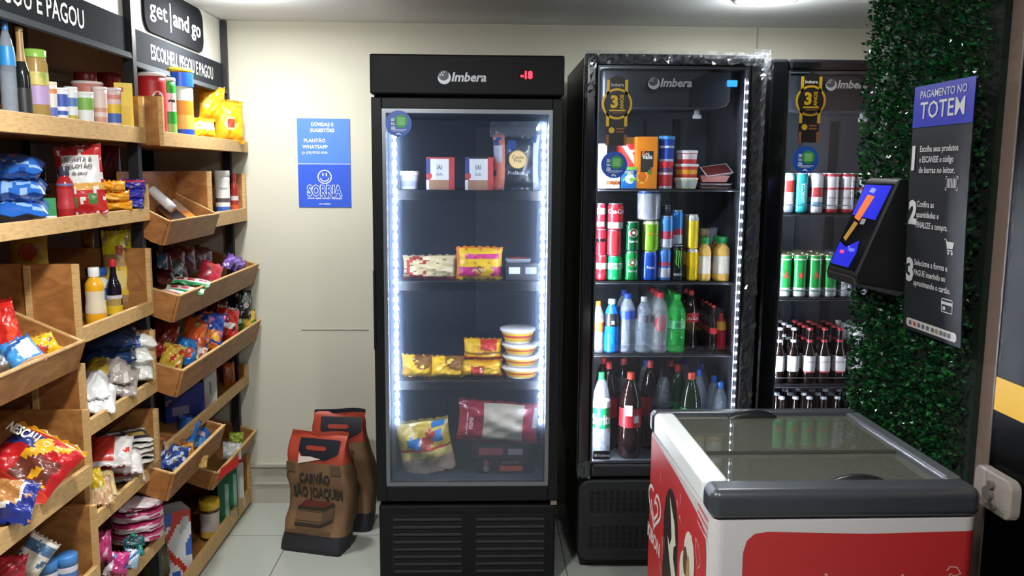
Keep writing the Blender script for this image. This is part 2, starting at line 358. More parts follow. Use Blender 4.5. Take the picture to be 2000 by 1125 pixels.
def medal(parent, x, y, z, r):
    gold = mat('#d8ad2a', .3, .25); dk = mat('#1b1817', .35); br = mat('#8d5a35', .4); wh = mat('#d9d6cf', .5)
    g = G(); f = FY(x, y, z); f1 = FY(x, y-.0006, z); f2 = FY(x, y-.0012, z)
    g.flat([(-.72*r, -2.7*r), (.62*r, -2.7*r), (.68*r, 1.55*r), (0, 1.85*r), (-.68*r, 1.55*r)], f, 1)
    for s in (-1, 1): g.flat([(s*.5*r, -1.45*r), (s*.7*r, -1.45*r), (s*.7*r, 1.55*r), (s*.5*r, 1.55*r)], f1, 0); g.flat([(s*.5*r, -2.7*r), (s*.68*r, -2.7*r), (s*.68*r, -2.0*r), (s*.5*r, -2.0*r)], f1, 2)
    g.disc(0, 0, r, f1, 0, 32); g.disc(0, 0, .86*r, f2, 1, 32)
    f3 = FY(x, y-.0017, z)
    g.text('3', 1.05*r, lambda a, b: f3(-.18*r+a, -.22*r+b), 0, .05); g.text('ANOS', .34*r, lambda a, b: f3(.42*r-b, .12*r+a), 0, .03)
    g.stroke([(-.5*r, -.42*r), (.55*r, -.42*r)], .1*r, f3, 0); g.stroke([(-.3*r, -.58*r), (.42*r, -.58*r)], .06*r, f3, 2)
    g.disc(-.32*r, -1.7*r, .2*r, f1, 0, 10); g.stroke([(-.02*r, -1.6*r), (.5*r, -1.6*r)], .1*r, f1, 2); g.stroke([(-.02*r, -1.8*r), (.5*r, -1.8*r)], .1*r, f1, 2)
    g.text('Imbera', .3*r, lambda a, b: f1(a, 1.12*r+b), 3, .02)
    return g.build('medal_sticker', [gold, dk, br, wh], parent)
def shell(x0, x1, y0, y1, z0, z1, t, tb=.04):
    g = G(); g.box(x0, x0+t, y0, y1, z0, z1).box(x1-t, x1, y0, y1, z0, z1).box(x0+t, x1-t, y0, y1, z1-tb, z1).box(x0+t, x1-t, y0, y1, z0, z0+tb).box(x0+t, x1-t, y1-.04, y1, z0+tb, z1-tb)
    return g
def liner(x0, x1, y0, y1, z0, z1):
    e = .002
    return G().add([(x0+e, y0, z0+e), (x1-e, y0, z0+e), (x1-e, y0, z1-e), (x0+e, y0, z1-e), (x0+e, y1-e, z0+e), (x1-e, y1-e, z0+e), (x1-e, y1-e, z1-e), (x0+e, y1-e, z1-e)],
                   [(4, 5, 6, 7), (0, 4, 7, 3), (1, 2, 6, 5), (3, 7, 6, 2), (0, 1, 5, 4)])
def frame(x0, x1, z0, z1, ix0, ix1, iz0, iz1, y0, y1):
    return G().box(x0, ix0, y0, y1, z0, z1).box(ix1, x1, y0, y1, z0, z1).box(ix0, ix1, y0, y1, iz1, z1).box(ix0, ix1, y0, y1, z0, iz0)
def led(parent, x, y, z0, z1, m, pitch=.034, r=.0068):
    g = G().box(x-r*.5, x+r*.5, y, y+.006, z0, z1, 1)
    s = g.build('led_strip', [m, mat('#dfe6f0', .4, emit=1.6)], parent)
    n = int((z1-z0)/pitch); b = G()
    hb = .008 if r > .004 else .004
    for i in range(n): z = z0+(i+.5)*(z1-z0)/n; b.box(x-r, x+r, y-.005, y-.0002, z-hb, z+hb)
    o = b.build('led_beads', m, s); return s
# ---- the freezer cabinet with the separate header
F1X, F1Y = -.068, 3.2
F1S = [1.547, 1.191, .789, .387]
t = F1 = thing('glass_door_freezer', 'black upright freezer with misted glass door and red display, next to the charcoal bags', 'freezer', (F1X, F1Y, 0))
shell(-.348, .348, .052, .72, .335, 1.895, .05, .05).build('cabinet', M_BLK, t, bevel=.004)
liner(-.298, .298, .056, .68, .385, 1.845).build('liner', M_LINER, t)
G().box(-.354, .354, -.012, .70, 1.896, 2.038).build('header', dull('#0f1011', .5), t, bevel=.006)
d = frame(-.352, .352, .345, 1.885, -.314, .314, .404, 1.845, 0, .046).build('door_frame', M_BLK, t, bevel=.003)
frame(-.314, .314, .404, 1.845, -.300, .300, .42, 1.83, .004, .03).build('trim_frame', M_ALU, d)
G().box(-.3, .3, .012, .017, .42, 1.83).build('glass_pane', M_GLASS_HAZE, d)
G().box(-.352, -.345, -.014, 0, .95, 1.25).build('handle', M_BLK, d)
blue_sticker(d, -.252, -.0015, 1.79, .048)
logo(t, -.085, -.0135, 1.937, .044)
G().flat(rrect(-.03, -.018, .03, .018, .003), FY(.215, -.0128, 1.968)).build('display_window', mat('#240407', .1), t)
g = G(); f = FY(.215, -.0136, 1.968)
g.text('-18', .036, lambda a, b: f(a, b-.0125), 0, .05, 'C', 1, .044)
g.build('temperature_display', mat('#ff2436', .4, emit=5), t)
gp = G(); gp.box(-.345, .345, .006, .70, .012, .325); gp.build('grille_panel', dull('#121315', .45), t, bevel=.008)
g = G()
for cx in (-.155, .168):
    for i in range(8): g.box(cx-.135, cx+.135, -.004, .0055, .05+.0305*i, .062+.0305*i)
g.build('louvers', mat('#1f2123', .5), t, bevel=.003)
g = G()
for cx in (-.155, .168): g.box(cx-.138, cx+.138, .0035, .0058, .04, .29)
g.build('louver_recess', mat('#060607', .8), t)
G().box(.325, .35, .0, .03, .327, .343).build('hinge', mat('#9a8a7a', .35, .7), t, bevel=.002)
for i, z in enumerate(F1S):
    if i < 3: G().box(-.29, .29, .15, .64, z-.04, z-.001).build('shelf', mat('#08090b', .35), t, bevel=.003)
    else: G().box(-.29, .29, .12, .64, z-.0005, z-.0002).build('shelf', mat('#101216', .5), t)
led(t, -.272, .036, .64, 1.80, M_LED); led(t, .284, .036, .64, 1.80, M_LED)
# ---- the two drinks fridges with glass running up over the header
def drinks_fridge(label, cx, yf, fr, S, depth, ledm, lx0=None):
    t = thing('drinks_fridge', label, 'fridge', (cx, yf, 0), group='drinks fridges'); h = .343
    shell(-h, h, .055, depth, .40, 2.055, .045, .03).build('cabinet', M_BLK, t, bevel=.004)
    x = h-.045
    liner(-x, x, .06, depth-.04, .43, 2.025).build('liner', M_LINER2, t)
    gx = h-fr
    d = frame(-h, h, .402, 2.064, -gx, gx, .459, 2.02, 0, .05).build('door_frame', M_BLKG, t, bevel=.012)
    frame(-gx, gx, .459, 2.02, -gx+.006, gx-.006, .465, 2.014, .006, .04).build('trim_frame', mat('#55585e', .3, .6), d)
    G().box(-gx+.006, gx-.006, .012, .017, .465, 2.014).build('glass_pane', M_GLASS, d)
    G().prism([(-gx+.03, 2.012), (gx-.05, 2.012), (gx-.05, 1.90), (gx-.065, 1.878), (gx-.10, 1.868), (-gx+.03, 1.868)], 1, .09, .30).build('air_duct', mat('#25272c', .35), t, bevel=.006)
    k = G(); k.lathe([(.018, 0), (.018, .014), (.012, .016), (.012, .034)], 12, c=(gx-.16, .17, 1.835)); k.build('thermostat_knob', mat('#e4e4e4', .4), t, True)
    G().box(.14, .17, depth-.06, depth-.042, .44, 1.86).build('back_channel', mat('#24262b', .4), t); G().box(.0, .018, depth-.05, depth-.042, .44, 1.86).build('back_channel', mat('#4d5057', .3, .4), t)
    G().prism(rrect(-h+.005, .045, h-.005, .388, .05), 1, .006, .05).build('grille_panel', mat('#17191a', .5), t, bevel=.008)
    G().box(-h+.02, h-.02, .051, depth, .012, .398).build('compressor_base', mat('#0d0e0f', .6), t)
    for z0, z1 in ((.255, .345), (.105, .195)):
        g = G()
        for i in range(22):
            for j in range(4): g.box(-.29+.0265*i, -.274+.0265*i, .003, .0057, z0+.0235*j, z0+.015+.0235*j)
        g.build('vent_holes', mat('#050506', .9), t)
    for z in (.243, .09): G().box(-.30, .30, .002, .006, z, z+.003).build('grille_rib', mat('#2d3033', .4), t)
    for i, z in enumerate(S):
        if i == len(S)-1: G().box(-x, x, .10, depth-.05, z-.002, z-.0005).build('shelf', mat('#15171a', .5), t); continue
        s = G().box(-x+.004, x-.004, .10, depth-.06, z-.009, z-.001).build('shelf', mat('#0b0c0e', .5), t)
        G().box(-x+.004, x-.004, .096, .0995, z-.010, z-.007).build('shelf_rail', mat('#8c9096', .3, .8), s)
    led(t, -x+.008, .075, .48, 1.99, M_LED3, .04, .005); led(t, gx-.012, .032, .50, 1.98, ledm, .035, .0009)
    return t, d, gx
F2X, F2Y = .715, 3.3; F2S = [1.556, 1.184, .886, .432]
F2, d2, gx = drinks_fridge('black drinks fridge in glossy plastic film, full of cans and soft drink bottles', F2X, F2Y, .052, F2S, .70, M_LED2)
def dl(u, v, cx, yf): p = on(u, v, 1, yf); return p[0]-cx, p[2]
x, z = dl(1276, 172, F2X, F2Y); logo(d2, x, -.0015, z, .042)
x, z = dl(1205, 203, F2X, F2Y); medal(d2, x, -.0015, z, .058)
x, z = dl(1199, 322, F2X, F2Y); blue_sticker(d2, x, -.004, z, .051)
x, z = dl(1430, 163, F2X, F2Y); G().flat(rrect(-.02, -.012, .02, .012, .003), FY(x, -.0008, z)).build('temperature_display', mat('#2f8ff0', .4, emit=1.6), d2)
x, z = dl(1175, 889, F2X, F2Y); g = G(); g.flat(rrect(-.034, -.018, .034, .018, .004), FY(x, -.0012, z), 0); g.text('Imbera', .017, lambda a, b: (x+.008+a, -.0018, z-.006+b), 1, .02, 'C', 1, None, .2); g.disc(x-.024, z, .007, FY(0, -.0018, 0), 1, 12); g.build('name_sticker', [mat('#151619', .4), mat('#a9abb0', .4)], d2)
# loose shrink film still clinging to the frame
M_FILM = glass_mat('cling_film', '#f4f6f8', 1.0, .10, '#c9d2dc', .06)
def film_strip(x0, x1, z0, z1, nu, nv, seed):
    rn = random.Random(seed); hh = {}
    def fn(u, v):
        k = (round(u*nu), round(v*nv))
        if k not in hh: hh[k] = rn.uniform(0, 1)
        e = hh[k]
        return (x0+(x1-x0)*u+rn.uniform(-.003, .003), -.002-.016*e*e, z0+(z1-z0)*v+rn.uniform(-.004, .004))
    return G().grid(fn, nu, nv).build('shrink_film', M_FILM, d2)
film_strip(-.34, .35, 2.025, 2.072, 46, 4, 1); film_strip(.297, .347, .45, 2.03, 4, 90, 2); film_strip(-.343, -.30, 1.9, 2.06, 4, 10, 3); film_strip(.30, .362, 1.97, 2.085, 6, 10, 5); film_strip(-.345, -.29, .40, .47, 5, 5, 6)
F3X, F3Y = 1.455, 3.4; F3S = [1.456, 1.103, .73, .40]
F3, d3, gx = drinks_fridge('black drinks fridge full of beer, partly behind the green hedge', F3X, F3Y, .075, F3S, .63, M_LED2)
x, z = dl(1622, 175, F3X, F3Y); logo(d3, x, -.0015, z, .042)
x, z = dl(1583, 197, F3X, F3Y); medal(d3, x, -.0015, z, .060)
x, z = dl(1573, 312, F3X, F3Y); blue_sticker(d3, x, -.004, z, .053)
for z in F3S[:3]: # wire guard along each shelf front
    G().tube([(-.29, .09, z+.035), (.29, .09, z+.035)], .002, 6).build('shelf_guard', mat('#a9adb3', .3, .9), F3)
# ================================================================ chest freezer
t = CF = thing('chest_freezer', 'red and white ice cream chest freezer with sliding glass lids in front of the fridges', 'chest freezer', (.8605, 2.2875, 0), R(.8))
W2, L2 = .3305, .3625
def ring(xo, yo, ro, xi, yi, ri, z0, z1):
    O = rrect(-xo, -yo, xo, yo, ro, 6); I = rrect(-xi, -yi, xi, yi, ri, 6); n = len(O); g = G()
    g.add([(a, b, z0) for a, b in O]+[(a, b, z1) for a, b in O]+[(a, b, z1) for a, b in I]+[(a, b, z0) for a, b in I],
          [(k*n+i, k*n+(i+1) % n, ((k+1) % 4)*n+(i+1) % n, ((k+1) % 4)*n+i) for k in range(4) for i in range(n)])
    return g
ring(W2-.004, L2-.004, .03, W2-.055, L2-.055, .01, .1, .80).build('body', mat('#c6c1c1', .35), t)
LN = noise_mat('frosted_liner', ['#b9bcae', '#c6c8bc', '#d0d2c8'], 14, .6, bump=.4)
(lambda a, b: G().add([(-a, -b, .30), (a, -b, .30), (a, b, .30), (-a, b, .30), (-a, -b, .80), (a, -b, .80), (a, b, .80), (-a, b, .80)], [(0, 1, 2, 3), (0, 1, 5, 4), (1, 2, 6, 5), (2, 3, 7, 6), (3, 0, 4, 7)]))(W2-.056, L2-.056).build('liner', LN, t)
G().box(-W2+.03, W2-.03, -L2+.03, L2-.03, .02, .1).build('plinth', mat('#19191b', .6), t)
DG = mat('#34373d', .32)
G().box(-W2, W2, -L2, -L2+.09, .800, .874).build('end_cap', DG, t, bevel=.024, segs=5); G().box(-W2, W2, L2-.06, L2, .802, .874).build('end_cap', DG, t, bevel=.02, segs=5)
G().box(-W2+.002, -W2+.068, -L2+.085, L2-.058, .804, .876).build('side_rail', mat('#dfe3df', .3), t, bevel=.016, segs=5)
G().box(W2-.05, W2-.002, -L2+.085, L2-.058, .804, .874).build('side_rail', mat('#55585c', .3, .2), t, bevel=.012, segs=5)
M_LID = glass_mat('chest_lid_glass', '#dfe2db', 1, .34, '#b3b6a4')
for nm, y0, y1, z, hy, hx in (('sliding_lid', -.03, L2-.055, .858, L2-.07, -.02), ('sliding_lid', -L2+.08, 0, .848, -L2+.10, .07)):
    l = G().box(-W2+.066, W2-.048, y0, y1, z, z+.004).build(nm, M_LID, t)
    g = G(); N = 14
    pts = [(hx-.075+.15*i/N, 0, .004+.020*math.sin(math.pi*i/N)**.7) for i in range(N+1)]
    vv = []; ff = []
    for x, _, hh in pts: vv += [(x, hy-.012, z+.004), (x, hy-.008, z+.004+hh), (x, hy+.008, z+.004+hh), (x, hy+.014, z+.004)]
    for i in range(N):
        for k in range(3): ff.append((4*i+k, 4*i+k+1, 4*i+k+5, 4*i+k+4))
    g.add(vv, ff); g.build('lid_handle', mat('#1b1c1f', .3), l, True)
G().box(-W2+.066, W2-.048, -.03, -.016, .853, .8575).build('lid_seal', mat('#4a4b46', .4), t)
RED = mat('#b32a2a', .4)
# print on the long side that faces the shelves
xs = -W2+.0034
def SN(o=0): return lambda a, b: (xs-o, L2-a*.935, b)
G().flat([(.032, .11), (.738, .11), (.738, .66), (.735, .70), (.722, .738), (.67, .764), (.40, .785), (.032, .797)], SN()).build('red_side_print', RED, t)
g = G(); f = SN(.0006); CRM = mat('#d8cfcb', .45)
hx, hz = .112, .585
def heart(s, kx, kz, dx=0, dz=0):
    out = []
    for q in np.linspace(0, 1, 30):
        a = 2*math.pi*q; out.append((hx+dx+s*kx*16*math.sin(a)**3, hz+dz+s*kz*(13*math.cos(a)-5*math.cos(2*a)-2*math.cos(3*a)-math.cos(4*a))))
    return out
H1 = heart(1, .0058, .0042); H2 = heart(.52, .0060, .0046, 0, -.005)
g.stroke(H1[3:27], .012, f); g.stroke(H2[:23], .011, f); g.stroke([H1[3], (hx+.012, hz+.03), (hx-.005, hz+.012)], .010, f)
g.build('heart_logo', CRM, t)
G().text('KIBON', .062, lambda a, b: f(.112+a, .458+b), 0, .03, 'C', 1, .19).build('brand_lettering', CRM, t)
g = G(); cx, wd = .345, .092
g.flat([(cx-wd, .11), (cx-wd, .60)]+[(cx+wd*math.cos(a), .60+.125*math.sin(a)) for a in np.linspace(math.pi, 0, 14)]+[(cx+wd, .11)], f, 0); f2 = SN(.0011)
g.flat([(cx+q*1.6, z+.098) for q, z in ((-.012, .60), (.01, .57), (.03, .545), (.045, .49), (.03, .475), (.028, .44), (.052, .40), (.05, .36), (.03, .355), (-.01, .44), (-.022, .478), (-.002, .46), (.012, .49), (.004, .53))], f2, 1)
g.build('ice_cream_bar_print', [mat('#2b1a17', .4), mat('#c9cbb5', .5)], t)
g = G()
for x, z, rx, rz, s in ((.43, .33, .045, .075, 1), (.39, .27, .038, .06, 1), (.44, .17, .06, .07, 1), (.375, .15, .03, .05, 1), (.40, .31, .018, .04, 2), (.425, .25, .014, .09, 3), (.465, .25, .02, .05, 2)):
    g.disc(.50+(x-.375)*1.3, z+.285, rx*1.3, SN(.0008+.0004*s), s, 16, 0, rz)
g.build('ice_cream_scoop_print', [mat('#2b1a17', .4), mat('#cfc8b8', .5), mat('#5a3a26', .45), mat('#a9824f', .45)], t)
g = G()
for p in ([(.17, .20), (.2, .16)], [(.19, .29), (.2, .22)], [(.21, .30), (.215, .25)], [(.36, .44), (.37, .42)], [(.33, .47), (.345, .45)], [(.36, .50), (.36, .47)], [(.15, .72), (.155, .69)], [(.47, .44), (.475, .41)]): g.stroke([(x*1.25, z+(.25 if z < .6 else 0)) for x, z in p], [.006, .002], f, 4)
g.stroke([(.63, .70), (.665, .69), (.685, .65), (.66, .63), (.64, .66), (.63, .70)], .003, f, 4)
g.m = [0]*len(g.m); g.build('sparkle_print', mat('#dcb9b0', .5), t)
g = G()
for i in range(6): g.stroke([(.64, .795-.009*i), (.739, .788-.010*i)], .0045, SN(.0009), i % 2)
g.build('striped_badge', [mat('#c23a3c', .45), mat('#d9b5b0', .5)], t)
# print on the narrow front
yf_ = -L2+.0034
G().flat([(-.248, .11), (W2-.034, .11), (W2-.034, .768), (.05, .764), (-.19, .772), (-.222, .767), (-.24, .75), (-.248, .72)], FY(0, yf_, 0)).add([(W2-.034+.0307*math.sin(R(15*k)), -L2+.034-.0307*math.cos(R(15*k)), z) for k in range(7) for z in (.11, .768)], [(2*k, 2*k+2, 2*k+3, 2*k+1) for k in range(6)]).build('red_front_print', RED, t)
g = G(); f = FY(0, yf_-.0007, 0)
for p in ([(-.045, .665), (-.03, .645)], [(.125, .655), (.14, .635)], [(.145, .66), (.155, .64)], [(.19, .655), (.205, .64)], [(.20, .64), (.185, .63)]): g.stroke(p, [.006, .003], f)
g.stroke([(.255, .668), (.262, .678), (.28, .676), (.29, .66), (.275, .653), (.265, .66), (.255, .645)], .0035, f)
g.build('sparkle_print', mat('#d59a94', .5), t)
g = G(); g.flat([(.0, .11), (.0, .635), (.015, .655), (.06, .65), (.10, .655), (.125, .635), (.125, .11)], f, 0); g.flat([(.06, .64), (.085, .645), (.09, .625), (.065, .62)], FY(0, yf_-.0012, 0), 1)
g.build('ice_cream_bar_print', [mat('#2b1a17', .4), mat('#c9cbb5', .5)], t)
# ================================================================ product builders (base at the origin, front towards -Y)
def sm(x): return max(0., min(1., x))
def pillow(w, h, t, slot, seed=0, flat=0, seal=.06, zig=True, nu=16, nv=20, wr=.12, back=None, z0=0, taper=0):
    """filled bag: two skins meeting at the edge, crimped seals on top and bottom"""
    rn = random.Random(seed); ph = [rn.uniform(0, 6) for _ in range(6)]
    g = G()
    for sd in (-1, 1):
        def fn(u, v):
            vv = sm((v-seal)/(1-2*seal)); a = max(0, 1-abs(2*u-1)**2.6); b = max(0, 1-abs(2*vv-1)**(3.2))
            if flat and vv < .5: b = max(b, flat)
            th = t/2*(a**.55)*(b**.6)
            wv = 1+wr*(math.sin(9*u+ph[0]+4*v)*math.sin(7*v+ph[1])+.7*math.sin(17*u*v+ph[2]+6*v)+.5*math.sin(23*(u-v)+ph[3]))
            x = w*(u-.5)*(1-.05*b*(1 if seal else 0)-taper*v); 
            y = sd*th*wv+(.0 if th > .001 else .004*math.sin(u*14+ph[4]))
            z = h*v+(.004*math.sin(u*40) if zig and (v == 0 or v == 1) else 0)+.02*h*math.sin(3*u+ph[5])*(1 if v > .9 else 0)
            return (x, y, z+z0)
        g.grid(fn, nu, nv, (slot if sd < 0 or back is None else back))
    return g
def design(shapes, base=0, ar=1.4):
    def fn(u, v):
        r = base
        for s in shapes:
            k = s[0]
            if k == 'b' and s[1] <= v < s[2]: r = s[3]
            elif k == 'c' and (u-s[1])**2+((v-s[2])*ar)**2 < s[3]**2: r = s[4]
            elif k == 'r' and s[1] <= u < s[3] and s[2] <= v < s[4]: r = s[5]
            elif k == 'd' and abs(v-(s[1]*u+s[2])) < s[3]: r = s[4]
            elif k == 'n':
                q = math.sin(u*s[1]+s[4])*math.sin(v*s[1]*1.3+s[4]*2)+.5*math.sin(u*s[1]*2.1-v*s[1]*1.7+s[4]*3)
                if q > s[2]: r = s[3]
        return r
    return fn
SEED = [0]
def bag(label, cat, cols, shapes, w, h, t, loc, rz=0, lean=0, roll=0, group=None, name='snack_bag', flat=0, text=None, base_up=False, nu=16, nv=20, seal=.06, wr=.12, finish=film, taper=0):
    SEED[0] += 1
    g = pillow(w, h, t, design(shapes, 0, h/w), SEED[0], flat, seal, True, nu, nv, wr, None, 0, taper)
    o = g.build(name, [finish(c) for c in cols], None, True)
    o.rotation_euler = (Matrix.Rotation(rz, 3, 'Z') @ Matrix.Rotation(-lean, 3, 'X') @ Matrix.Rotation(roll, 3, 'Y')).to_euler(); o.location = loc
    tag(o, label, cat, group)
    if text:
        for st, size, zz, c, bd in text:
            q = G(); q.text(st, size, lambda a, b: (a, -t*.56, h*zz+b), 0, bd); q.build('lettering', mat(c, .4), o)
    return o
def bag_px(label, cat, cols, shapes, u, v, wpx, hpx, t, plane, rz=0, lean=0, roll=0, **kw):
    """bag whose middle shows at pixel u,v on a real plane (axis, value); sizes given as they show"""
    p = on(u, v, *plane); m = mpp(p); w_, h_ = wpx*m, hpx*m
    q = Matrix.Rotation(rz, 3, 'Z') @ Matrix.Rotation(-lean, 3, 'X') @ Matrix.Rotation(roll, 3, 'Y')
    loc = Vector(p)-q @ Vector((0, 0, h_/2))
    return bag(label, cat, cols, shapes, w_, h_, t, loc, rz, lean, roll, **kw)
def lathe_thing(name, label, cat, prof, bands, mats, loc, seg=18, group=None, rz=0):
    def sl(z, a):
        for z0, z1, k in bands[::-1]:
            if z0 <= z < z1: return k
        return 0
    o = G().lathe(prof, seg, sl).build(name, mats, None, True); o.location = loc; o.rotation_euler = (0, 0, rz)
    return tag(o, label, cat, group)
def dens(prof, n=3):
    out = []
    for (r0, z0), (r1, z1) in zip(prof, prof[1:]):
        for i in range(n): out.append((r0+(r1-r0)*i/n, z0+(z1-z0)*i/n))
    return out+[prof[-1]]
SILV = '#c4c8cc'
def can(label, r, h, body, bands, loc, text=None, group=None, top=SILV, rz=0, extra=None, cat='drink can', neck=.9):
    """bands: (from, to, colour) as fractions of the height"""
    cols = [body]+[b[2] for b in bands]
    nk = r*(1-neck)*1.0
    prof = [(r*.80, .0), (r*.96, h*.03)]
    for i in range(15): prof.append((r, h*(.05+.83*i/14)))
    prof += [(r*.97, h*.91), (r*neck*.93, h*.965), (r*neck*.96, h*.975)]
    o = lathe_thing('drink_can', label, cat, prof, [(h*b[0], h*b[1], i+1) for i, b in enumerate(bands)], [mat(c, .25, .25) for c in cols], loc, 20, group, rz)
    G().lathe([(r*neck*.965, h*.975), (r*neck*.965, h), (r*neck*.88, h), (r*neck*.85, h*.982), (0, h*.982)], 20, cap=False).build('lid', mat(top, .3, .8), o, True)
    if text:
        for st, size, zz, c, bd, wd in text:
            f = CY(r*1.012, h*zz); G().text(st, size, f, 0, bd, 'C', 1, wd).build('lettering', mat(c, .4), o)
    if extra: extra(o, r, h)
    return o
def see(h, a, rough=.08): return mat(h, rough, 0, a)
BP = {  # bottle outlines: radius and height as fractions
 'pet': [(.80, 0), (.95, .02), (1, .05), (.95, .10), (1, .14), (.95, .19), (1, .24), (.96, .30), (1, .36), (.98, .38), (.98, .56), (1, .58), (1, .64), (.93, .72), (.75, .80), (.48, .88), (.36, .91), (.36, .94)],
 'cola': [(.75, 0), (.92, .02), (.95, .08), (.85, .20), (.84, .30), (.94, .42), (1, .46), (1, .62), (.96, .68), (.78, .78), (.50, .87), (.34, .91), (.34, .945)],
 'two': [(.72, 0), (.95, .03), (1, .10), (1, .34), (.97, .36), (.97, .60), (1, .62), (.93, .70), (.70, .81), (.42, .90), (.30, .925), (.30, .95)],
 'beer': [(.92, 0), (1, .02), (1, .50), (.95, .56), (.70, .63), (.50, .69), (.44, .76), (.40, .90), (.42, .94), (.42, .97)],
 'glass': [(.85, 0), (1, .03), (1, .18), (.92, .28), (.95, .42), (.95, .52), (.75, .62), (.50, .74), (.42, .86), (.44, .94), (.44, .97)],
 'juice': [(.92, 0), (1, .02), (1, .14), (.95, .16), (.95, .58), (1, .61), (.98, .68), (.80, .76), (.60, .80), (.55, .82), (.55, .88)],
 'sauce': [(.95, 0), (1, .02), (1, .48), (.9, .56), (.55, .66), (.42, .76), (.40, .86), (.42, .90)],
 'mustard': [(.85, 0), (1, .03), (1, .30), (.9, .42), (.95, .62), (.9, .72), (.6, .80), (.5, .83), (.5, .87)],
 'oil': [(.9, 0), (1, .02), (.95, .2), (1, .4), (.95, .6), (.75, .75), (.4, .88), (.33, .9), (.33, .94)]}
def bottle(label, kind, r, h, body, loc, capc, lab=None, text=None, group=None, capr=None, caph=None, cat='drink bottle', name='drink_bottle', foil=None, rz=0, liquid=None):
    """body: a material; lab: (from, to, colour)"""
    P = BP[kind]; prof = dens([(a*r, b*h) for a, b in P], 2); top = P[-1]
    o = G().lathe(prof, 18).build(name, body, None, True); o.location = loc; o.rotation_euler = (0, 0, rz); tag(o, label, cat, group)
    cr = (capr or top[0]*1.12)*r; z0 = (top[1]-.028)*h if kind != 'beer' and kind != 'glass' else (top[1]-.012)*h
    G().lathe([(cr*.98, z0), (cr, z0+.01*h), (cr, h*.985), (cr*.9, h), (0, h)], 16, cap=False).build('cap', plast(capc), o, True)
    def rad(z):
        q = z/h
        for (a0, b0), (a1, b1) in zip(P, P[1:]):
            if b0 <= q <= b1: return r*(a0+(a1-a0)*(q-b0)/max(b1-b0, 1e-6))
        return r
    if lab:
        for l in (lab if isinstance(lab, list) else [lab]):
            z0, z1 = l[0]*h, l[1]*h; n = 6
            G().lathe([(rad(z0+(z1-z0)*i/n)*1.012+.0004, z0+(z1-z0)*i/n) for i in range(n+1)], 18, cap=False).build('label', mat(l[2], .4), o, True)
    if liquid:
        c, zt = liquid; G().lathe([(0, .012*h)]+[(max(.001, rad(z)*.93), z) for z in np.linspace(.015*h, zt*h, 14)]+[(0, zt*h)], 14, cap=False).build('drink', c, o, True)
    if text:
        for st, size, zz, c, bd, wd in text:
            f = CY(rad(h*(zz+.02))*1.03+.0006, h*zz); G().text(st, size, f, 0, bd, 'C', 1, wd).build('lettering', mat(c, .4), o)
    return o
def carton(label, cat, w, d, h, cols, shapes, loc, rz=0, text=None, group=None, name='carton', bevel=.002, n=12, side=None, rot=None, fin=card, nv=None):
    """printed box; the front carries the design on a fine grid"""
    g = G(); ds = design(shapes, 0, h/w); nv = nv or n
    g.grid(lambda u, v: (w*(u-.5), -d/2, h*v), n, nv, ds)
    s = len(cols)-1 if side is None else side
    g.add([(-w/2, -d/2, 0), (w/2, -d/2, 0), (w/2, d/2, 0), (-w/2, d/2, 0), (-w/2, -d/2, h), (w/2, -d/2, h), (w/2, d/2, h), (-w/2, d/2, h)],
          [(0, 3, 2, 1), (4, 5, 6, 7), (1, 2, 6, 5), (2, 3, 7, 6), (3, 0, 4, 7)], s)
    o = g.build(name, [fin(c) for c in cols]); o.location = loc; o.rotation_euler = rot or (0, 0, rz); tag(o, label, cat, group)
    if text:
        for st, size, x, zz, c, bd, wd in text: G().text(st, size, lambda a, b: (x*w+a, -d/2-.0012, h*zz+b), 0, bd, 'C', 1, wd).build('lettering', mat(c, .4), o)
    return o
def tub(label, cat, rb, rt, h, cols, bands, loc, lid=None, lidh=.1, group=None, name='tub', seg=22, text=None, sq=None):
    prof = [(rb*.96, 0)]+[(rb+(rt-rb)*i/10, h*(1-lidh)*(.01+.99*i/10)) for i in range(11)]
    o = lathe_thing(name, label, cat, prof, [(h*b[0], h*b[1], b[2]) for b in bands], [card(c) for c in cols], loc, seg, group)
    if lid: G().lathe([(rt*1.0, h*(1-lidh)-.001), (rt*1.05, h*(1-lidh)), (rt*1.05, h*.97), (rt*1.0, h), (0, h*.995)], seg, cap=False).build('lid', plast(lid), o, True)
    if text:
        for st, size, zz, c, bd, wd in text: G().text(st, size, CY(rt*1.01, h*zz), 0, bd, 'C', 1, wd).build('lettering', mat(c, .4), o)
    return o
def tray(label, w, d, h, body, top, loc, rz=0, tilt=(0, 0), name='food_tray', cat='food tray', group=None, filmc=None):
    g = G(); a, b = w/2, d/2; q = .82
    g.add([(-a*q, -b*q, 0), (a*q, -b*q, 0), (a*q, b*q, 0), (-a*q, b*q, 0), (-a, -b, h), (a, -b, h), (a, b, h), (-a, b, h), (-a*.9, -b*.9, h), (a*.9, -b*.9, h), (a*.9, b*.9, h), (-a*.9, b*.9, h)],
          [(0, 3, 2, 1), (0, 1, 5, 4), (1, 2, 6, 5), (2, 3, 7, 6), (3, 0, 4, 7), (4, 5, 9, 8), (5, 6, 10, 9), (6, 7, 11, 10), (7, 4, 8, 11)])
    o = g.build(name, plast(body)); o.location = loc; o.rotation_euler = (tilt[0], tilt[1], rz); tag(o, label, cat, group)
    G().grid(lambda u, v: ((u-.5)*w*.9, (v-.5)*d*.9, h*.9+h*.35*(math.sin(math.pi*u)*math.sin(math.pi*v))**.5), 8, 8).build('contents', film(top), o, True)
    return o
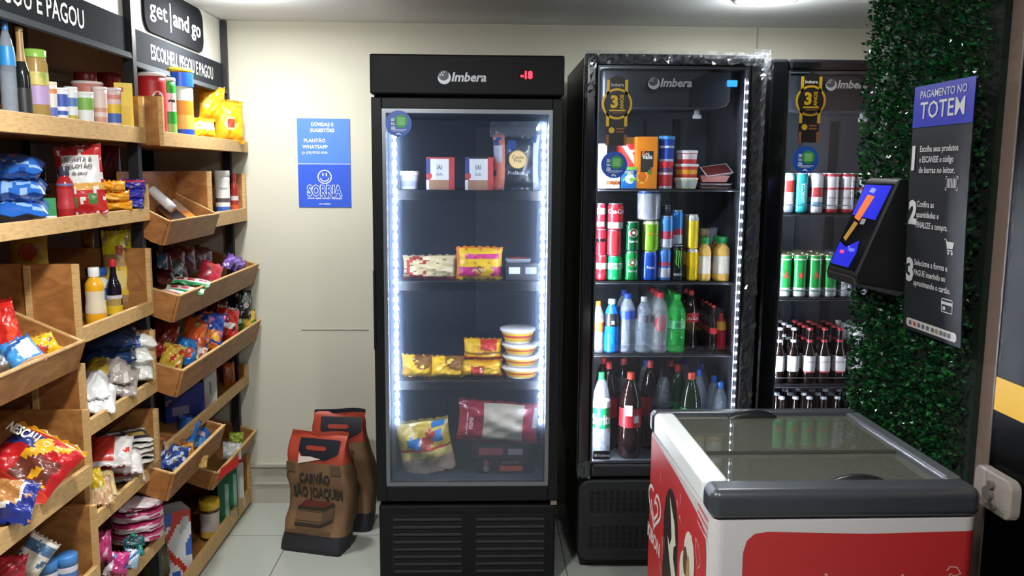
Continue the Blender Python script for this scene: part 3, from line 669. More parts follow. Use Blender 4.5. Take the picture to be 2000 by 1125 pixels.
# ---- place on a fridge shelf by where it shows: u centre, width, top
def place(u, wpx, vt, Y, zb, r_in=True):
    x = X_at(u, Y, zb+.05); m = mpp((x, Y, zb+.05)); wd = wpx*m
    yc = Y+(wd/2 if r_in else 0); x = X_at(u, yc, zb+.05); wd = wpx*mpp((x, yc, zb+.05)); h = Z_at(vt, x, yc)-zb
    return x, yc, wd, h
# ================================================================ plywood shelving along the snack wall
def wood():
    m = bpy.data.materials.new('plywood'); m.use_nodes = True; n = m.node_tree; b = n.nodes['Principled BSDF']; L = n.links.new
    tc = n.nodes.new('ShaderNodeTexCoord'); mp = n.nodes.new('ShaderNodeMapping'); mp.inputs['Scale'].default_value = (5, 4, 9)
    t = n.nodes.new('ShaderNodeTexNoise'); t.inputs['Scale'].default_value = 2.2; t.inputs['Detail'].default_value = 6; t.inputs['Distortion'].default_value = 1.6
    t2 = n.nodes.new('ShaderNodeTexNoise'); t2.inputs['Scale'].default_value = 1.3; t2.inputs['Detail'].default_value = 2
    cr = n.nodes.new('ShaderNodeValToRGB'); e = cr.color_ramp.elements; e[0].position = .3; e[0].color = lin('#8f5a2b'); e[1].position = .7; e[1].color = lin('#b87e45')
    mx = n.nodes.new('ShaderNodeMixRGB'); mx.blend_type = 'MULTIPLY'; mx.inputs[0].default_value = .25
    L(tc.outputs['Object'], mp.inputs[0]); L(mp.outputs[0], t.inputs['Vector']); L(tc.outputs['Object'], t2.inputs['Vector']); L(t.outputs['Fac'], cr.inputs[0]); L(cr.outputs[0], mx.inputs[1]); L(t2.outputs['Color'], mx.inputs[2]); L(mx.outputs[0], b.inputs['Base Color'])
    b.inputs['Roughness'].default_value = .5; return m
M_PLY = wood(); M_EDGE = noise_mat('plywood_edge', ['#b58c55', '#c9a269', '#d3ae76'], 30, .55, (1, 1, 6))
M_POST = mat('#17161a', .5)
XB = -1.52
# steel frames with the printed header boards
def rack(label, y0, y1, posts, letters, plaque):
    t = thing('shelving_rack', label, 'shelving', (-1.35, (y0+y1)/2, 0)); c = (y0+y1)/2; ox = 1.35
    for y in posts:
        G().box(-1.212+ox, -1.178+ox, y-.015-c, y+.015-c, 0, 2.285).build('post', M_POST, t); G().box(-1.565+ox, -1.535+ox, y-.016-c, y+.016-c, 0, 2.285).build('post', M_POST, t)
    for z in (.30, .78, 1.40, 1.93): G().box(-1.56+ox, -1.545+ox, y0+.02-c, y1-.02-c, z, z+.03).build('rail', M_POST, t)
    y0 = y0+(.035 if plaque else 0); dz = 0 if plaque else .022
    G().box(-1.215+ox, -1.203+ox, y0-c, y1-c, 2.088+dz, 2.287).build('white_panel', noise_mat('white_board', ['#dcd9cc', '#e4e1d5', '#d2cfc3'], 60, .5, (1, 3, .02)), t)
    G().box(-1.212+ox, -1.194+ox, y0-c, y1-c, 1.978+dz, 2.092+dz).build('header_board', matte('#2c2f33'), t)
    G().prism([(-1.198+ox, 1.975+dz), (-1.185+ox, 1.958+dz), (-1.178+ox, 1.962+dz), (-1.182+ox, 1.98+dz)], 1, y0-c, y1-c).build('header_ledge', matte('#505457'), t)
    for st, ya, yb, z, sz in letters:
        G().text(st, sz, FXp(-1.1928+ox, (ya+yb)/2-c, z+dz), 0, .012, 'C', 1, yb-ya).build('lettering', mat('#dcdad2', .5), t)
    if plaque:
        ya, yb, z0, z1 = plaque
        G().prism(rrect(ya-c, z0, yb-c, z1, .055, 6), 0, -1.203+ox, -1.193+ox).build('plaque', matte('#1e1f22'), t)
        w_ = yb-ya; f = FXp(-1.1918+ox, ya-c, z0-.016)
        PL = mat('#e6e4de', .5); G().text('get', .088, lambda a, b: f(a+.07*w_, b+.075), 0, .005, 'L', 1, .27*w_).build('plaque_lettering', PL, t); g = G(); g.text('go', .088, lambda a, b: f(a+.76*w_, b+.075), 0, .02, 'L', 1, .18*w_); g.build('plaque_lettering', PL, t); g = G(); g.text('and', .088, lambda a, b: f(a+.435*w_, b+.075), 0, .02, 'L', 1, .28*w_)
        g.build('plaque_lettering', PL, t); g = G(); g.flat([(.385*w_, .045), (.40*w_, .045), (.40*w_, .15), (.385*w_, .15)], f); g.build('plaque_bar', PL, t)
    return t
rack('black steel rack with grey header board over the jar shelf and mustard box', 1.72, 2.968, (1.74,), [('ESCOLHEU, PEGOU E PAGOU', 1.80, 2.66, 2.007, .078)], None)
rack('black steel rack with a rounded black plaque above its header board in the corner', 2.97, 4.05, (2.985, 4.036), [('ESCOLHEU, PEGOU E PAGOU', 3.17, 3.87, 2.008, .075)], (3.13, 3.76, 2.103, 2.28))
# ---- boxes: a board, an upright front lip and end panels
def shelf_box(label, y0, y1, xf, zb, zl, e0=None, e1=None, name='shelf_box', cut0=False, batten=None):
    c = (y0+y1)/2; t = thing(name, label, 'wooden shelf', (xf, c, zb), group='plywood shelf boxes'); a, b = y0-c, y1-c; T = .015; D = XB-xf
    G().box(D, -T, a, b, .004, .016).build('board', M_PLY, t)
    G().box(-T, 0, a, b, 0, zl-zb).build('front_lip', M_EDGE, t, bevel=.0015)
    for e, y, s in ((e0, a, 1), (e1, b, -1)):
        if e is None: continue
        o = G().prism([(D, .016), (-T, .016), (-T, e-zb), (D, e-zb)], 1, y, y+T*s).build('end_panel', M_PLY, t)
        G().box(-T, -.0, y, y+T*s, zl-zb, e-zb).build('panel_edge', M_EDGE, o)
        if batten and s == 1: G().box(batten, batten+.016, y-.008, y, .016, e-zb-.004).build('batten', M_EDGE, o)
    G().box(D, D+.01, a+T, b-T, .016, .11).build('back_board', M_PLY, t)
    return t
ZT = .016
shelf_box('long plywood shelf with jars and cup noodles, top of the rack away from the corner', 1.75, 2.975, -1.15, 1.705, 1.757, None, 1.86)
shelf_box('plywood shelf of blue flour bags and ketchup under the cup noodle shelf', 1.75, 2.975, -1.15, 1.445, 1.488, None, 1.568)
shelf_box('plywood box shelf holding mustard and soy sauce', 2.43, 2.97, -1.15, 1.122, 1.168, 1.352, 1.350, batten=-.145)
shelf_box('plywood box shelf stacked with sugar and rice bags', 2.43, 2.97, -1.15, .845, .893, 1.065, 1.065, batten=-.145)
shelf_box('plywood box shelf with flat packets and red striped bags', 2.425, 2.965, -1.15, .56, .605, .785, .785)
shelf_box('low plywood box shelf with pink paper packs', 2.425, 2.965, -1.15, .285, .33, .50, .50)
shelf_box('plywood box shelf with the big red chocolate bag', 1.70, 2.40, -1.125, .726, .782, None, .942)
shelf_box('lowest plywood box shelf with blue lidded tins', 1.70, 2.41, -1.125, .43, .475, None, .655)
shelf_box('plywood shelf with potato crisp tubes under the header in the corner', 3.0, 4.045, -1.10, 1.697, 1.747, 1.865, None)
shelf_box('short plywood shelf end with white spray cans against the back wall', 3.53, 4.045, -1.115, 1.383, 1.442, 1.612, 1.60)
shelf_box('plywood shelf with a dark blue carton in the corner', 3.0, 4.045, -1.135, .60, .645, None, .70)
shelf_box('plywood shelf lying on the floor with boxes and oil bottles', 2.99, 4.045, -1.14, .015, .085, None, .25)
G_END = shelf_box
# ---- tilted bins
SL = math.tan(R(36))
def bin_(label, y0, y1, xl, zt, zb, D=.24, name='tilted_bin', back=0, SL=.30):
    c = (y0+y1)/2; t = thing(name, label, 'wooden bin', (xl, c, zb), group='tilted plywood bins'); a, b = y0-c, y1-c; T = .012; h = zt-zb
    G().prism([(-.038, 0), (-.028, .0), (0, h), (-.010, h)], 1, a, b).build('front_lip', M_PLY, t)
    G().prism([(-.012, h), (.002, h), (.002, h+.004), (-.012, h+.004)], 1, a, b).build('lip_edge', M_EDGE, t)
    G().prism([(-.034, 0), (-.034, .012), (-D, .012+(D-.034)*SL), (-D, (D-.034)*SL)], 1, a+T, b-T).build('floor_board', M_PLY, t)
    for y, s in ((a, 1), (b, -1)):
        o = G().prism([(-.04, 0), (-.012, h), (-D, h+(D-.012)*SL), (-D, (D-.06)*SL+.02), (-.075, .012)], 1, y, y+T*s).build('end_panel', M_PLY, t)
        G().prism([(-.012, h), (-.012, h+.004), (-D, h+.004+(D-.012)*SL), (-D, h+(D-.012)*SL)], 1, y, y+T*s).build('panel_edge', M_EDGE, o)
    if back: G().box(-D-.01, -D, a, b, (D-.06)*SL, h+back).build('back_board', M_PLY, t)
    t['_'] = 0; del t['_']
    return t
def bin_z(xl, zb, x): return zb+.012+max(0, (xl-.034-x))*SL
bin_('small tilted plywood bin with a white tube, jutting out below the crisp tubes', 2.985, 3.52, -1.08, 1.440, 1.358, .17, back=.17, SL=.52)
bin_('wide tilted plywood bin of chocolate bars', 3.0, 4.045, -1.067, 1.178, 1.085)
bin_('wide tilted plywood bin of crisp bags', 3.0, 4.045, -1.067, .910, .815)
bin_('tilted plywood bin with blue wafer packs near the floor', 2.86, 3.44, -1.065, .580, .485)
bin_('low tilted plywood bin with a red tag in the bottom corner', 3.44, 4.04, -1.10, .372, .300)
bin_('big tilted plywood bin of biscuit packs beside the mustard box', 1.70, 2.395, -1.12, 1.140, 1.06, .26, SL=.45)
# ================================================================ poster on the back wall
a0 = on(579.5, 231, 1, WY-.002); a1 = on(686, 405, 1, WY-.002); PX, PW, PZ, PH = a0[0], a1[0]-a0[0], a1[2], a0[2]-a1[2]
t = thing('wall_poster', 'blue printed poster with a smiling face on the cream wall', 'poster', (PX, WY-.003, PZ))
G().box(0, PW, 0, .002, 0, PH).build('sheet', mat('#dfe4ee', .5), t)
f = FY(0, -.0008, 0); f1 = FY(0, -.0016, 0); LB = mat('#e6edf7', .5)
G().flat([(0, PH*.495), (PW, PH*.495), (PW, PH), (0, PH)], f).build('upper_panel', mat('#4d7fdd', .4), t)
G().flat([(0, 0), (PW, 0), (PW, PH*.488), (0, PH*.488)], f).build('lower_panel', mat('#3057cb', .4), t)
def pt(st, sz, x, y, bold, wd, al='C'): G().text(st, sz, lambda a, b: f1(PW*x+a, PH*y+b), 0, bold, al, 1, PW*wd).build('lettering', LB, t)
pt('DÚVIDAS E', .022, .48, .915, .03, .42); pt('SUGESTÕES', .022, .48, .85, .03, .46); pt('PLANTÃO', .022, .33, .735, .02, .41); pt('WHATSAPP', .022, .335, .665, .02, .48)
pt('(19) 97121-9196', .016, .37, .605, .02, .40)
g = G(); g.disc(PW*.11, PH*.613, .006, f1, 0, 12, .004); g.build('phone_icon', LB, t)
g = G(); cx, cy, r = PW*.505, PH*.345, PW*.135
g.disc(cx, cy, r, f1, 0, 32, r*.86); g.stroke([(cx+r*.62*math.cos(a), cy+r*.62*math.sin(a)) for a in np.linspace(R(195), R(345), 14)], r*.13, f1)
for s in (-1, 1): g.disc(cx+s*r*.25, cy+r*.32, r*.1, f1, 0, 12, 0, r*.25)
g.build('smiling_face', LB, t)
def otext(st, sz, x, y, wd):
    g = G(); g.text(st, sz, lambda a, b: f1(PW*x+a, PH*y+b), 0, .075, 'C', 1, PW*wd); g.build('lettering', LB, t)
    g = G(); f2 = FY(0, -.0022, 0); g.text(st, sz, lambda a, b: f2(PW*x+a, PH*y+b), 0, .03, 'C', 1, PW*wd*.965); g.build('lettering_core', mat('#3057cb', .4), t)
otext('SORRIA', .066, .5, .135, .68); pt('você está sendo filmado', .016, .5, .092, .01, .66); pt('com carinho', .012, .5, .03, .02, .22)
# ================================================================ charcoal bags
def charcoal(label, loc, rz, w, d, h, lean, front):
    KR = noise_mat('kraft_paper', ['#6d5036', '#785a3e', '#826345'], 9, .7, (1, 1, 1), .35); RD = mat('#a8412d', .5); BK = mat('#20232b', .35)
    t = thing('charcoal_bag', label, 'charcoal bag', loc, rz)
    rn = random.Random(int(h*1000)); pz = [rn.uniform(0, 6) for _ in range(4)]
    def ring(v):
        e = sm((v-.62)/.38); dd = d*(1-.96*e**1.1); ww = w*(1-.10*e); r = .25*min(ww, dd)
        off = lean*v+.02*math.sin(v*7+pz[0])
        pts = rrect(-ww/2, -dd/2, ww/2, dd/2, min(r, .03), 3)
        out = []
        for i, (x, y) in enumerate(pts):
            k = 1+.02*math.sin(i*1.7+v*19+pz[1])+.015*math.sin(v*31+i)
            out.append((x*k+off*.35, y*k+off, h*v))
        return out
    N = 26; n = len(ring(0)); g = G(); vv = []; ff = []; ss = []
    for j in range(N+1): vv += ring(j/N)
    for j in range(N):
        v = (j+.5)/N
        for i in range(n): ff.append((j*n+i, j*n+(i+1) % n, (j+1)*n+(i+1) % n, (j+1)*n+i)); ss.append(1 if v < .15 else (2 if v > .78 else 0))
    ff += [tuple(range(n))[::-1], tuple(range(N*n, N*n+n))]; ss += [1, 2]
    g.add(vv, ff, ss); g.build('sack', [KR, mat('#26242a', .6), RD], t, True)
    def FF(o=.004):
        def fn(a, b):
            v = b/h; e = sm((v-.62)/.38); off = lean*v+.02*math.sin(v*7+pz[0]); return (a+off*.35, -d*(1-.96*e**1.1)/2*1.03+off-o, b)
        return fn
    f = FF(.005)
    g = G(); hw = .115
    cell = lambda x0, x1, z0, z1, sl, ff_=f: g.flat([(x0, z0), (x1, z0), (x1, z1), (x0, z1)], ff_, sl)
    for i in range(8):
        a_, b_ = h*(.80+.165*i/8), h*(.80+.165*(i+1)/8); q0, q1 = min(1, .45+i/5), min(1, .45+(i+1)/5)
        g.flat([(-.078*q0, a_), (.108*q0, a_), (.108*q1, b_), (-.078*q1, b_)], f, 0)
    g.build('handle_band', [BK], t)
    g = G(); g.flat(rrect(-.045, h*.875, .05, h*.91, .012), FF(.0075)); g.build('handle_slot', mat('#963524', .5), t)
    G().grid(lambda u, v: (-w*.46+w*.92*u+lean*.35, lean+.02*math.sin(7+pz[0])-.006+.006*math.sin(u*9), h*(.99+.035*v)+.006*math.sin(u*5+pz[2])), 14, 2).build('top_fold', BK if not front else RD, t, True)
    if front:
        f6 = FF(.006)
        g = G(); g.text('CARVÃO', .056, lambda a, b: f6(a, h*.60+b), 0, .045, 'C', 1, w*.50); g.text('SÃO JOAQUIM', .068, lambda a, b: f6(a+.008, h*.465+b), 0, .04, 'C', 1, w*.80); g.build('lettering', mat('#2c2620', .6), t)
        g = G()
        z0 = h*.225; x0, x1 = -w*.30, w*.12
        g.flat([(x0, z0), (x1, z0), (x1, z0+.075), (x0, z0+.075)], f6, 0); g.flat([(x1, z0), (x1+.05, z0+.03), (x1+.05, z0+.10), (x1, z0+.075)], f6, 1); g.flat([(x0, z0+.075), (x1, z0+.075), (x1+.05, z0+.105), (x0+.04, z0+.11)], f6, 2)
        f7 = FF(.0075)
        for q in (.02, .04, .06): g.stroke([(x0, z0+q), (x1, z0+q), (x1+.05, z0+q+.03)], .003, f7, 3)
        g.stroke([(x0, z0+.007), (x1, z0+.007), (x1+.05, z0+.036)], .012, f7, 3); g.stroke([(x0, z0+.072), (x1, z0+.072), (x1+.05, z0+.1)], .014, f7, 3)
        g.build('barbecue_print', [mat('#6b5138', .6), mat('#54402e', .6), mat('#5f241e', .6), mat('#2d241e', .6)], t)
        SP = mat('#5a422d', .6); G().flat([(w*.26, h*.68), (w*.43, h*.685), (w*.42, h*.765), (w*.25, h*.76)], f6, 0).build('weight_print', SP, t); G().flat([(-w*.46, h*.69), (-w*.30, h*.68), (-w*.33, h*.76), (-w*.45, h*.77)], f6, 0).build('seal_print', SP, t); G().stroke([(-w*.42, h*.175), (w*.30, h*.185)], .012, f6, 0).build('address_print', SP, t)
        G().flat([(-w*.26, h*.76), (-.01, h*.79), (.03, h*.81), (-.02, h*.825), (-w*.22, h*.82), (-w*.25, h*.855)], FF(.009)).build('white_tag', mat('#d8c9bd', .5), t)
    return t
c0 = on(560, 1066, 2, 0); c1 = on(682, 1082, 2, 0); mid = (c0+c1)/2; wd = float(np.linalg.norm(c1-c0)); ang = math.atan2(c1[1]-c0[1], c1[0]-c0[0])
nv_ = np.array([-math.sin(ang), math.cos(ang)])
charcoal('brown kraft charcoal bag standing in front of the other bag on the tiles', (mid[0]+nv_[0]*.045-.012, mid[1]+nv_[1]*.045, 0), ang, wd*.97, .13, .50, .03, True)
charcoal('charcoal bag with black top fold tucked behind the front bag against the wall', (-.628, 3.79, 0), R(-6), .25, .13, .55, -.04, False)
# ================================================================ in the glass door freezer
Y1 = 3.2+.17
S = F1S
x, y, w_, h_ = place(800, 38, 334, Y1, S[0]); tub('small white tub with a white lid at the end of the top freezer shelf', 'tub', w_*.42, w_*.48, h_, ['#e3e7ef', '#b9c3da'], [(.15, .5, 1)], (x, y, S[0]), '#f2f2f0', .22)
for i, (u, lab) in enumerate(((860, 'white and red frozen food box beside the small white tub'), (936, 'white and red frozen food box beside the dark round label bag'))):
    x, y, w_, h_ = place(u, 55, 307, Y1, S[0], False)
    carton(lab, 'food box', w_, .045, h_, ['#efece6', '#c8453f', '#b98a6a', '#46508f', '#31363c', '#b53a3a'], [('r', .12, 0, .8, .30, 2), ('r', 0, .3, .14, 1, 3), ('b', .93, 1, 1) if i == 0 else ('r', .14, .93, .8, 1, 4), ('r', .80, 0, 1, 1, 1), ('c', .1, .42, .12, 1)], (x, y+.023, S[0]),
           text=[("IAI", .026, -.03, .62, '#4a4a4a', 0, .02), ("Quibe", .016, -.03, .44, '#5a5a5a', 0, .024)], group='frozen food boxes', n=20, name='food_box')
x, y, w_, h_ = place(1008, 92, 262, Y1, S[0], False)
t = bag('clear bag of salmon with dark sleeve and round gold label', 'frozen food bag', ['#22252c', '#d7826b', '#c5c9cf', '#2c4f86'], [('r', 0, 0, .22, 1, 1), ('r', 0, .5, .2, .8, 2), ('r', .3, .72, .5, .9, 3), ('r', .85, 0, 1, 1, 2), ('n', 8, 1.1, 3, 4)], w_, h_, .05, (x, y+.03, S[0]), text=[('Prefácio', .02, .28, '#e6e2da', 0)], name='frozen_food_bag')
g = G(); g.disc(.006, h_*.55, .036, FY(0, -.030, 0), 0, 26); g.disc(.006, h_*.55, .033, FY(0, -.0306, 0), 1, 26); g.text('Costa', .019, lambda a, b: (a+.006, -.0312, h_*.565+b), 2, .01); g.text('Fria', .019, lambda a, b: (a+.006, -.0312, h_*.50+b), 2, .01); g.build('round_label', [mat('#a87f3a', .4), mat('#dcb978', .4), mat('#4a3416', .5)], t)
pillow(w_*1.12, .06, .004, 0, 5, 0, .0, True, 14, 6, .5, None, h_-.01).build('clear_top', glass_mat('clear_bag_plastic', '#eef1f5', 1, .12, '#dfe6ee', .05), t, True)
x, y, w_, h_ = place(838, 108, 500, Y1, S[1], False); bag('cream bread bag with red stripe slumped on the second freezer shelf', 'bread bag', ['#e3cf9c', '#c43a34', '#f0e2b8', '#8a6b3a'], [('n', 7, .6, 2, 2), ('c', .25, .5, .2, 1), ('c', .27, .5, .15, 0), ('b', .02, .10, 1), ('n', 21, 1.05, 3, 1)], w_, h_, .07, (x, y+.05, S[1]), roll=R(0), name='bread_bag', wr=.25)
x, y, w_, h_ = place(936, 93, 484, Y1, S[1], False); bag('bright yellow cheese bread pack with pink band', 'frozen food bag', ['#f2c21c', '#d0307c', '#e07a1e', '#b6402a'], [('b', .12, .42, 1), ('c', .62, .28, .17, 0), ('r', .2, .66, .95, .80, 1), ('n', 18, 1.1, 2, 1), ('b', .93, 1, 2), ('r', 0, 0, .07, 1, 2)], w_, h_, .06, (x, y+.04, S[1]), text=[('S', .05, .16, '#8a3a1c', .01), ('DE PICO', .014, .27, '#f4e4c0', .02)], name='frozen_food_bag', seal=.04)
x, y, w_, h_ = place(1021, 66, 515, Y1, S[1], False)
t = carton('dark box with two white labels at the end of the second freezer shelf', 'food box', w_, .09, h_, ['#2b2b33', '#2b2b33'], [], (x, y+.05, S[1]), name='food_box')
g = G(); f = FY(0, -.0465, 0); 
for k in (-.25, .24): g.flat([(w_*(k-.16), h_*.38), (w_*(k+.17), h_*.38), (w_*(k+.17), h_*.78), (w_*(k-.16), h_*.78)], f, 0 if k < 0 else 1)
g.build('white_label', [mat('#d9d7d2', .5), mat('#a9aec4', .5)], t)
x, y, w_, h_ = place(1012, 50, 497, Y1+.06, S[1]+.057, False); tray('pinkish tray shape standing in for a reflection on the dark box with white labels', w_, .07, .022, '#9aa0a8', '#b4493f', (x, y, S[1]+.061))  # tray shape added in place of a faint pinkish reflection
YB = ['#f0b91a', '#d43a2c', '#f6d24a', '#8c5a1c']
for u, wp, vt, lab, sh in ((813, 62, 696, 'yellow bag of nuggets at the end by the lit strip, third freezer shelf', [('c', .7, .8, .3, 3), ('n', 9, .9, 2, 1)]), (873, 66, 699, 'yellow crumpled bag of nuggets with brown corner, third freezer shelf', [('c', .75, .85, .3, 3), ('n', 8, .9, 2, 3)])):
    x, y, w_, h_ = place(u, wp, vt, Y1, S[2], False); bag(lab, 'frozen food bag', YB, sh, w_, h_, .07, (x, y+.045, S[2]), name='frozen_food_bag', wr=.22, group='yellow nugget bags')
x, y, w_, h_ = place(940, 86, 706, Y1, S[2], False); bag('yellow frozen pack with red logo under the other pack', 'frozen food bag', YB, [('r', .22, .22, .58, .7, 1), ('b', 0, .1, 1), ('n', 12, 1, 2, 0)], w_, h_, .09, (x, y+.055, S[2]), text=[('S', .03, .35, '#f2e6c8', .02)], name='frozen_food_bag', wr=.16); zz = S[2]+h_
x, y, w_, h_ = place(943, 76, 665, Y1, zz, False); bag('yellow and red frozen pack lying on top of the logo pack', 'frozen food bag', YB, [('b', 0, .16, 1), ('r', .45, .5, .9, .95, 1), ('b', .3, .42, 3)], w_, h_, .10, (x, y+.055, zz), name='frozen_food_bag', wr=.14)
for k, (u, wp, vb, vt, lab) in enumerate(((1018, 76, 742, 712, 'lowest bowl'), (1018, 72, 714, 690, 'second bowl up'), (1016, 70, 692, 676, 'third bowl up'), (1011, 66, 678, 646, 'topmost bowl, lid open'))):
    zb = S[2]+[.0, .047, .094, .141][k]; x, y, w_, h_ = place(u, wp, vt, Y1, zb)
    tub('white and yellow microwave bowl in the stack, '+lab, 'food bowl', w_*.36, w_*.5, .046 if k < 3 else .062, ['#f2efe2', '#e9bc2a', '#c63a2e'], [(.2, .72, 1), (.42, .55, 2)], (x, Y1+.055, zb), '#f4f2ea', .16, name='food_bowl', group='stack of microwave bowls')
x, y, w_, h_ = place(838, 108, 826, Y1-.0, S[3], False); t = bag('clear and yellow bag of frozen chicken with blue print on the freezer floor', 'frozen food bag', ['#e6c24a', '#c9ac92', '#2f7fc0', '#c64a32', '#f0d77a'], [('b', 0, .28, 1), ('b', .28, .44, 4), ('n', 6, .9, 4, 1), ('c', .30, .62, .11, 2), ('c', .38, .60, .10, 2), ('c', .75, .70, .12, 2), ('c', .55, .60, .12, 3), ('c', .64, .74, .09, 3), ('r', .66, .84, .95, .94, 2), ('b', .44, .48, 3)], w_, h_, .10, (x, y+.06, S[3]), roll=R(-10), name='frozen_food_bag', wr=.2, flat=.5)
for k, (z, u) in enumerate(((0, 985), (.062, 978))):
    x, y, w_, h_ = place(u, 120, 880, Y1, S[3]+z, False)
    t = carton('dark frozen dinner box with %s label under the red bag' % ('orange' if k == 0 else 'grey'), 'food box', .235, .15, .06, ['#2a2327', '#2a2327'], [], (x, Y1+.09, S[3]+z+.0005), name='food_box', group='dark dinner boxes')
    g = G(); f = FY(0, -.077, 0)
    if k == 0: g.flat([(-.02, .012), (.075, .012), (.075, .034), (-.02, .034)], f, 0); g.disc(-.075, .022, .013, f, 1, 14); g.disc(-.075, .046, .012, f, 2, 14); g.text('SALSA AL CAMPO', .010, lambda a, b: (a+.03, -.0778, .045+b), 1, .02)
    else: g.flat([(.03, .018), (.09, .018), (.09, .045), (.03, .045)], f, 1); g.flat([(-.09, .018), (.01, .018), (.01, .048), (-.09, .048)], f, 2)
    g.build('box_label', [mat('#cf5a34', .5), mat('#8a8084', .5), mat('#94404a', .5)], t)
x, y, w_, h_ = place(970, 165, 805, Y1, S[3]+.125, False)
t = bag('red bag of frozen fish with a clear window on the dark boxes', 'frozen food bag', ['#a8283a', '#c9bba3', '#d9cfbe', '#7f1f2e'], [('r', .30, .06, .80, .97, 1), ('n', 13, .35, 2, 1)][:1]+[('r', .93, .4, 1, .9, 2)], w_*.98, .175, .075, (x, y+.05, S[3]+.125), roll=R(4), name='frozen_food_bag', wr=.2)

for k, c in enumerate((.20, .14)): G().text('PEIXE' if k == 0 else 'filé de tilápia congelado', .02 if k == 0 else .010, lambda a, b: (-w_*.5+w_*c+.0-b, -.043, .085+a), 0, .03).build('lettering', mat('#e8c9c4', .5), t)
# ================================================================ in the soft drink fridge
Y2 = 3.3+.115; S = F2S
def pc(lab, u, wp, vt, zb, cols, shp, d=.06, dy=0, text=None, **kw):
    x, y, w_, h_ = place(u, wp, vt, Y2+dy, zb, False); return carton(lab, 'drink carton', w_, d, h_, cols, shp, (x, y+d/2, zb), text=text, name='drink_carton', n=16, nv=22, **kw)
pc('plain cream carton at the hinge end of the top shelf', 1176, 16, 281, S[0], ['#ece7cf', '#d9d3bb'], [])
pc('white and brown chocolate drink carton behind the round sticker', 1199, 28, 345, S[0], ['#e8e2da', '#7a4526', '#c86a3a', '#d5cfc4'], [('b', .3, .62, 1), ('n', 12, .7, 2, 2)])
pc('blue and green coconut water carton stacked under the red one', 1227, 33, 326, S[0], ['#1e6fb8', '#7fc24a', '#e4efe6', '#16386a', '#1f5a9a'], [('b', .86, 1, 1), ('c', .6, .45, .28, 2), ('c', .72, .4, .14, 1), ('b', .66, .8, 3), ('n', 9, 1, 1, 3)], text=[('COCO', .013, .05, .70, '#e8eef0', .03, .036)])
pc('tall yellow carton at the back of the top shelf', 1234, 30, 268, S[0], ['#e9b02a', '#d9a01f', '#8a5a1a'], [('b', .88, 1, 2)], .06, .12)
pc('white drink carton with red fruit picture behind the coconut carton', 1228, 44, 281, S[0], ['#d8433a', '#e9e2d8', '#a92a28', '#4a8c3a', '#c7382f'], [('d', -.8, 1.2, .1, 1), ('n', 7, .5, 2, 1), ('b', .2, .36, 3)], .05, .062, text=[('Kapo', .018, .12, .82, '#f4e6e0', .03, .05)])
pc('tall orange nectar carton with orange slice', 1263, 40, 267, S[0], ['#e88a1c', '#2e2a26', '#f2c14a', '#d96f14', '#5a8f3a', '#c96d16'], [('r', .2, .34, .8, .74, 1), ('d', .35, .72, .04, 0), ('n', 8, 1.1, 3, 2), ('c', .28, .22, .28, 2), ('c', .28, .22, .23, 3), ('r', .55, .28, .75, .36, 4)], .065, 0, text=[('del', .014, 0, .655, '#efe9df', .02, .013), ('Valle', .024, 0, .575, '#f2ede2', .04, .042)])
def tb(lab, u, wp, vt, zb, cols, bands, lid, lh=.14, text=None, rr=.9, grp=None, dy=0):
    x, y, w_, h_ = place(u, wp, vt, Y2+dy, zb); return tub(lab, 'tub', w_/2*rr, w_/2*.96, h_, cols, bands, (x, y, zb), lid, lh, text=text, group=grp), zb+h_
o, z1 = tb('red yogurt tub under the blue tub', 1299, 31, 316, S[0], ['#cf2f38', '#e7ddda', '#6b4a7a'], [(.0, .1, 1), (.55, .8, 1), (.6, .74, 2)], '#d8303c')
tb('blue lidded tub standing on the red tub', 1302, 31, 266, z1+.0005, ['#2149a8', '#d8c9a8', '#e6ebf4'], [(.0, .06, 2), (.5, .62, 2)], '#4f9fdc', .12)
o, z1 = tb('pale yellow margarine tub at the bottom of the three', 1340, 47, 347, S[0], ['#dfe0a6', '#c8ccc4'], [(.2, .7, 1)], '#eef0dc', .22, None, .82)
o, z1 = tb('red and orange margarine tub, second of the three', 1341, 46, 320, z1+.0005, ['#cf4428', '#e8a62c'], [(.25, .6, 1)], '#f0e3e0', .2, None, .86)
tb('white and red cream cheese tub on top of the three', 1342, 42, 294, z1+.0005, ['#d63a35', '#e9dcd8'], [(.35, .75, 1)], '#f2f2ef', .2, None, .86)
x, y, w_, h_ = place(1400, 78, 340, Y2, S[0], False); t = [tray('flat vacuum packed meat slices at the bottom of the pile', .13, .09, .008, '#b89a90', '#a06a62', (x, Y2+.06, S[0]+.001)), tray('clear flat pack of sliced ham above the lowest slices', .135, .09, .008, '#cfc6c2', '#b5857a', (x+.003, Y2+.058, S[0]+.014)), tray('pink tray of sausages under the white tray', .118, .085, .026, '#d98c86', '#d46a66', (x-.002, Y2+.06, S[0]+.027)), tray('tilted white tray of minced meat on top of the pile', .115, .08, .012, '#eceae8', '#8d3f3f', (x+.012, Y2+.055, S[0]+.066), R(6), (R(28), R(-8)))]
